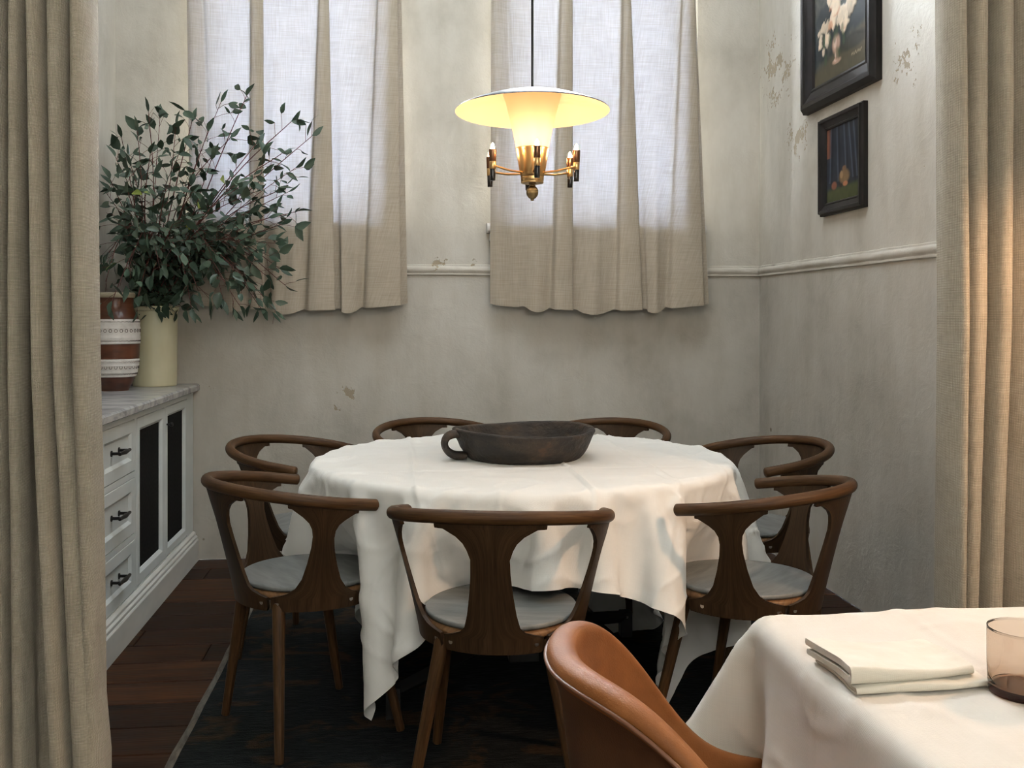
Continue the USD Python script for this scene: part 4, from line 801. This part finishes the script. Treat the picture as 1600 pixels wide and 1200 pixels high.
def canvas_flowers(U, V):
    r = np.random.default_rng(3); N = meshkit.fbm(np.stack([U * 7, V * 9, U * 0], -1), 4); N2 = meshkit.fbm(np.stack([U * 26, V * 30, U * 0 + 4], -1), 3)
    c = np.zeros(U.shape + (3,)) + np.array([0.020, 0.026, 0.028]); c = lerp(c, (0.075, 0.075, 0.06), np.clip((N - 0.5) * 3, 0, 1)); h = 0 * U
    tab = smoothstep((0.13 + 0.16 * U - V) * 14); c = lerp(c, (0.085, 0.075, 0.045), tab * 0.9)
    shd = ell(U, V, 0.75, 0.17, 0.35, 0.06); c = lerp(c, (0.02, 0.022, 0.02), shd * 0.7)
    for u, v, a, b in ((0.45, 0.10, 0.10, 0.022), (0.45, 0.135, 0.045, 0.04), (0.44, 0.215, 0.09, 0.075)): c = lerp(c, np.array([0.42, 0.27, 0.20]), ell(U, V, u, v, a, b)); c = lerp(c, np.array([0.60, 0.44, 0.35]), ell(U, V, u - 0.02, v + 0.01, a * 0.4, b * 0.6))
    spots = [(0.13, 0.27, .06, .05), (0.24, 0.36, .08, .07), (0.40, 0.42, .10, .07), (0.55, 0.36, .10, .07), (0.62, 0.31, .08, .05), (0.74, 0.45, .10, .08), (0.46, 0.52, .12, .08), (0.62, 0.55, .12, .08), (0.36, 0.60, .09, .08), (0.80, 0.60, .07, .08), (0.5, 0.66, .13, .09), (0.66, 0.70, .11, .08), (0.42, 0.76, .10, .08), (0.57, 0.80, .12, .09), (0.5, 0.9, .09, .06)]
    for u, v, a, b in spots:
        for k in range(9):
            uu, vv_ = u + r.normal(0, a * 0.45), v + r.normal(0, b * 0.5); w = ell(U + (N2 - .5) * 0.06, V + (N2 - .5) * 0.05, uu, vv_, a * 0.62, b * 0.60)
            colr = np.array([0.80, 0.66, 0.50]) * r.uniform(0.72, 1.08) if r.random() > 0.13 else np.array([0.62, 0.33, 0.20])
            c = lerp(c, colr, w * 0.85); h = np.maximum(h, w * 0.0025)
    for k in range(10):
        u0, v0 = r.uniform(0.2, 0.6), r.uniform(0.14, 0.3); c = lerp(c, (0.05, 0.085, 0.04), ell(U, V, u0, v0, 0.03, 0.05) * 0.6)
    for k in range(9): c = lerp(c, (0.34, 0.27, 0.18), ell(U, V, 0.74 + 0.021 * k, 0.085 + 0.006 * math.sin(2.6 * k), 0.012, 0.007 + 0.003 * (k % 3 == 0)) * 0.8)   # the painter's illegible scrawl
    return c * (0.88 + 0.24 * N2[..., None]), h
def canvas_jug(U, V):
    N = meshkit.fbm(np.stack([U * 8, V * 8, U * 0 + 9], -1), 4); c = np.zeros(U.shape + (3,)) + np.array([0.018, 0.022, 0.032])
    for u0, s in ((0.12, -0.1), (0.33, 0.10), (0.56, 0.18), (0.72, 0.35), (0.86, 0.30)):
        x = u0 + s * (0.8 - V) * 0.5; c = lerp(c, (0.065, 0.075, 0.105), np.exp(-((U - x) / 0.02) ** 2) * (V > 0.25) * 0.8); c = lerp(c, (0.008, 0.009, 0.013), np.exp(-((U - x - 0.06) / 0.035) ** 2) * 0.7)
    c = lerp(c, (0.17, 0.065, 0.035), np.clip((0.14 - U) * 10, 0, 1) * (V > 0.60)); c = lerp(c, (0.055, 0.065, 0.025), smoothstep((0.20 - V + 0.03 * U) * 12))
    for u, v, a, b, k in ((0.55, 0.30, 0.19, 0.115, (0.16, 0.10, 0.05)), (0.55, 0.41, 0.07, 0.04, (0.15, 0.085, 0.045)), (0.58, 0.20, 0.09, 0.04, (0.33, 0.13, 0.065)), (0.23, 0.21, 0.10, 0.065, (0.20, 0.075, 0.045)), (0.45, 0.19, 0.05, 0.03, (0.03, 0.02, 0.015))): c = lerp(c, k, ell(U, V, u, v, a, b))
    c = lerp(c, (0.28, 0.18, 0.09), ell(U, V, 0.46, 0.33, 0.06, 0.06) * 0.8)
    return c * (0.8 + 0.4 * N[..., None]), 0.001 * N
painting('painting', 'large dark-framed painting of pale flowers in a pink vase, hanging above the smaller one', 3.715, 4.43, 2.125, 2.98, 0.105, 0.045, canvas_flowers)
painting('painting', 'small dark-framed still life of a jug before blue drapery, hanging below the flower painting', 3.835, 4.255, 1.640, 2.068, 0.056, 0.034, canvas_jug)

# ------------------------------------------------------------------ foreground table, its cloth, napkin, glass
NX0, NX1, NY0, NY1, NZ = 0.522, 1.34, 0.60, 1.47, 0.742
nt = thing('square_table', 'square foreground table hidden under the cream tablecloth', 'table', ((NX0 + NX1) / 2, (NY0 + NY1) / 2, 0))
obj('tabletop', cbox((NX0 + .012, NY0 + .012, NZ - 0.034), (NX1 - .012, NY1 - .012, NZ - 0.004), 0.008), 'chair_wood', nt)
for x in (NX0 + 0.16, NX1 - 0.06):
    for y in (NY0 + 0.06, NY1 - 0.10): obj('leg', cbox((x - 0.022, y - 0.022, 0.0), (x + 0.022, y + 0.022, NZ - 0.03), 0.003), 'black_steel', nt)
CN = np.array([(NX0 + NX1) / 2, (NY0 + NY1) / 2]); HN = np.array([(NX1 - NX0) / 2, (NY1 - NY0) / 2])
def collide_square(Xp, P, s):
    r, hz = 0.016, 0.06; c = np.array([*CN, NZ - hz]); p = Xp - c; q = np.abs(p) - (np.array([*HN, hz]) - r * np.array([1, 1, 0.9])); sg = np.sign(p)
    o = np.maximum(q, 0); lo = np.linalg.norm(o, axis=-1); mx = q.max(-1); inside = mx < 0
    d = np.where(inside, mx, lo) - r * 0.9 - 0.0015; am = np.zeros_like(p); np.put_along_axis(am, q.argmax(-1)[..., None], 1.0, -1)
    g = np.where(inside[..., None], am, o / np.maximum(lo, 1e-9)[..., None]) * sg; push(Xp, P, d, g, 0.6)
DR = 0.195
sx, sy = NX1 - NX0 + 2 * DR, NY1 - NY0 + 2 * DR
sim2 = simulate(66, 69, sx, sy, CN, NZ + 0.004, collide_square, 220, 12)
tc2 = finish_cloth(sim2, 2.6, 0.0014, [(0, sx * 0.36, 0.0016), (1, sy * 0.64, 0.0014)], (sx, sy), 0.0026, 8)
t2 = thing('tablecloth', 'cream linen cloth on the foreground table, under the napkin and the glass', 'tablecloth', (*CN, NZ))
obj('cloth', tc2, 'cream_linen', t2)

from shapely.geometry import LineString
def napkin_fold(c, L, W, t, gap, seed, roll, ang):
    """a band of linen folded double: two soft layers joined by the rounded front edge, their ends open at the left."""
    h = t + gap; a = np.linspace(PI / 2, 3 * PI / 2, 9)
    pts = [(W / 2, t / 2 + h), (0, t / 2 + h)] + [(-W / 2 + h / 2 * math.cos(q), t / 2 + h / 2 + h / 2 * math.sin(q)) for q in a] + [(0, t / 2), (W / 2 - 0.004, t / 2)]
    m = trimesh.creation.extrude_polygon(LineString(pts).buffer(t / 2, quad_segs=4), L, engine='earcut'); m = m.subdivide_to_size(0.009); m.merge_vertices()
    y, z, x = m.vertices[:, 0].copy(), m.vertices[:, 1].copy(), m.vertices[:, 2] - L / 2; f = x / L + 0.5
    k = 1 + roll * np.exp(-(f / 0.25) ** 2) - 0.30 * smoothstep((f - 0.35) / 0.6); z = z * (1 + (k - 1) * np.clip(z / h, 0, 1))
    n_ = meshkit.fbm(np.stack([x * 22, y * 22, x * 0 + seed * 5.0], 1), 3) - 0.5; z = z + np.clip(z / h, 0, 1) * n_ * 0.007
    y = y * (1 + 0.05 * np.sin(3 * f + seed)) + 0.004 * np.sin(5 * f + seed); x = x + 0.05 * y + 0.003 * np.sin(40 * y + seed)
    xy = np.stack([x, y], 1) @ rot2(ang).T
    return tm(np.column_stack([xy + np.array(c)[:2], c[2] + np.maximum(z, 0)]), m.faces), np.stack([x, y + z], 1)
nk = thing('napkin', 'folded cream linen napkin lying on the foreground tablecloth', 'napkin', (0.62, 1.215, NZ))
obj('lower_fold', napkin_fold((0.629, 1.203, NZ + 0.0052), 0.178, 0.112, 0.0042, 0.0008, 1, 0.0, D(4)), 'napkin_linen', nk, smooth=60)
obj('upper_fold', napkin_fold((0.618, 1.212, NZ + 0.0142), 0.168, 0.108, 0.0060, 0.0022, 2, 0.45, D(5)), 'napkin_linen', nk, smooth=60)

GX, GY, GZ = 0.747, 1.128, NZ + 0.0036
gp = crom([(0, 0), (0.036, 0), (0.0398, 0.0015), (0.0415, 0.006), (0.0425, 0.03), (0.0428, 0.075), (0.0422, 0.0762), (0.0412, 0.075), (0.0405, 0.03), (0.0385, 0.013), (0.034, 0.0095), (0, 0.009)], 90)
gl = thing('tumbler', 'smoky brown glass tumbler standing beside the napkin', 'glass', (GX, GY, GZ))
obj('glass', lathe(gp, 72, (GX, GY, GZ))[0], 'smoked_glass', gl, smooth=True)

# ------------------------------------------------------------------ tan leather chair drawn up to the foreground table
LCX, LCY, LCR = 0.405, 1.180, 0.212
lc = thing('leather_chair', 'tan leather tub chair with a curved back, drawn up to the foreground table', 'chair', (LCX, LCY, 0))
hk = np.array([(0, .800), (25, .802), (42, .795), (55, .768), (65, .735), (75, .690), (84, .640), (92, .600), (100, .578), (112, .566), (130, .555), (150, .540)])
def tub_plan(th, r):
    t = np.abs(th); s = np.sign(th); ex = np.maximum(t - PI / 2, 0) * LCR
    return -r * np.cos(np.minimum(t, PI / 2)) + ex, s * r * np.sin(np.minimum(t, PI / 2))
ths = np.radians(np.linspace(-146, 146, 121)); hs = np.interp(np.abs(np.degrees(ths)), hk[:, 0], hk[:, 1]); hs = ndimage.gaussian_filter1d(hs, 3)
secs, pip = [], []
T2 = 0.019
for th, h in zip(ths, hs):
    prof_ = [(-0.055, 0.40), (-0.035, 0.46), (-0.008, h - 0.14), (0.003, h - 0.06), (T2 * .85, h - 0.022), (T2 * 1.0, h - 0.012), (T2 * .75, h - 0.003), (0.0, h), (-T2 * .75, h - 0.004), (-T2, h - 0.014), (-T2 * 1.05, h - 0.035), (-T2 * 1.5, h - 0.09), (-0.045, max(h - 0.16, 0.475)), (-0.066, 0.47), (-0.075, 0.44), (-0.075, 0.40)]
    q = np.array(prof_); q[1:-3, 1] = np.maximum(q[1:-3, 1], 0.47)
    pts = crom(q, 44); x, y = tub_plan(th, LCR + pts[:, 0] * (0.6 + 0.4 * math.cos(th)) + 0.0); secs.append(np.stack([LCX + x, LCY + y, pts[:, 1]], 1))
    xx, yy = tub_plan(th, LCR + T2 + 0.0012); pip.append((LCX + xx, LCY + yy, h - 0.016))
S_ = np.array(secs)
obj('inner_shell', grid(S_[:, 11:])[0], 'tan_leather', lc, smooth=True)
obj('outer_shell', grid(S_[:, :12])[0], 'shaded_tan_leather', lc, smooth=True, label='outside of the back, leather darkened to paint in its shade')
obj('piping', tube(np.array(pip), 0.0026, 8)[0], 'piping_leather', lc, smooth=True, label='dark piped seam along the rim')
seat = lathe(crom([(0, 0.40), (0.17, 0.40), (0.19, 0.415), (0.19, 0.45), (0.175, 0.466), (0.09, 0.474), (0, 0.475)], 40), 48, (LCX + 0.03, LCY, 0))[0]
obj('seat_cushion', seat, 'tan_leather', lc, smooth=True)
for x, y in ((-.14, -.15), (-.14, .15), (.17, -.15), (.17, .15)):
    obj('leg', tube(np.array([(LCX + x * .75, LCY + y * .75, 0.405), (LCX + x, LCY + y, 0.0)]), [0.014, 0.010], 12)[0], 'black_steel', lc)
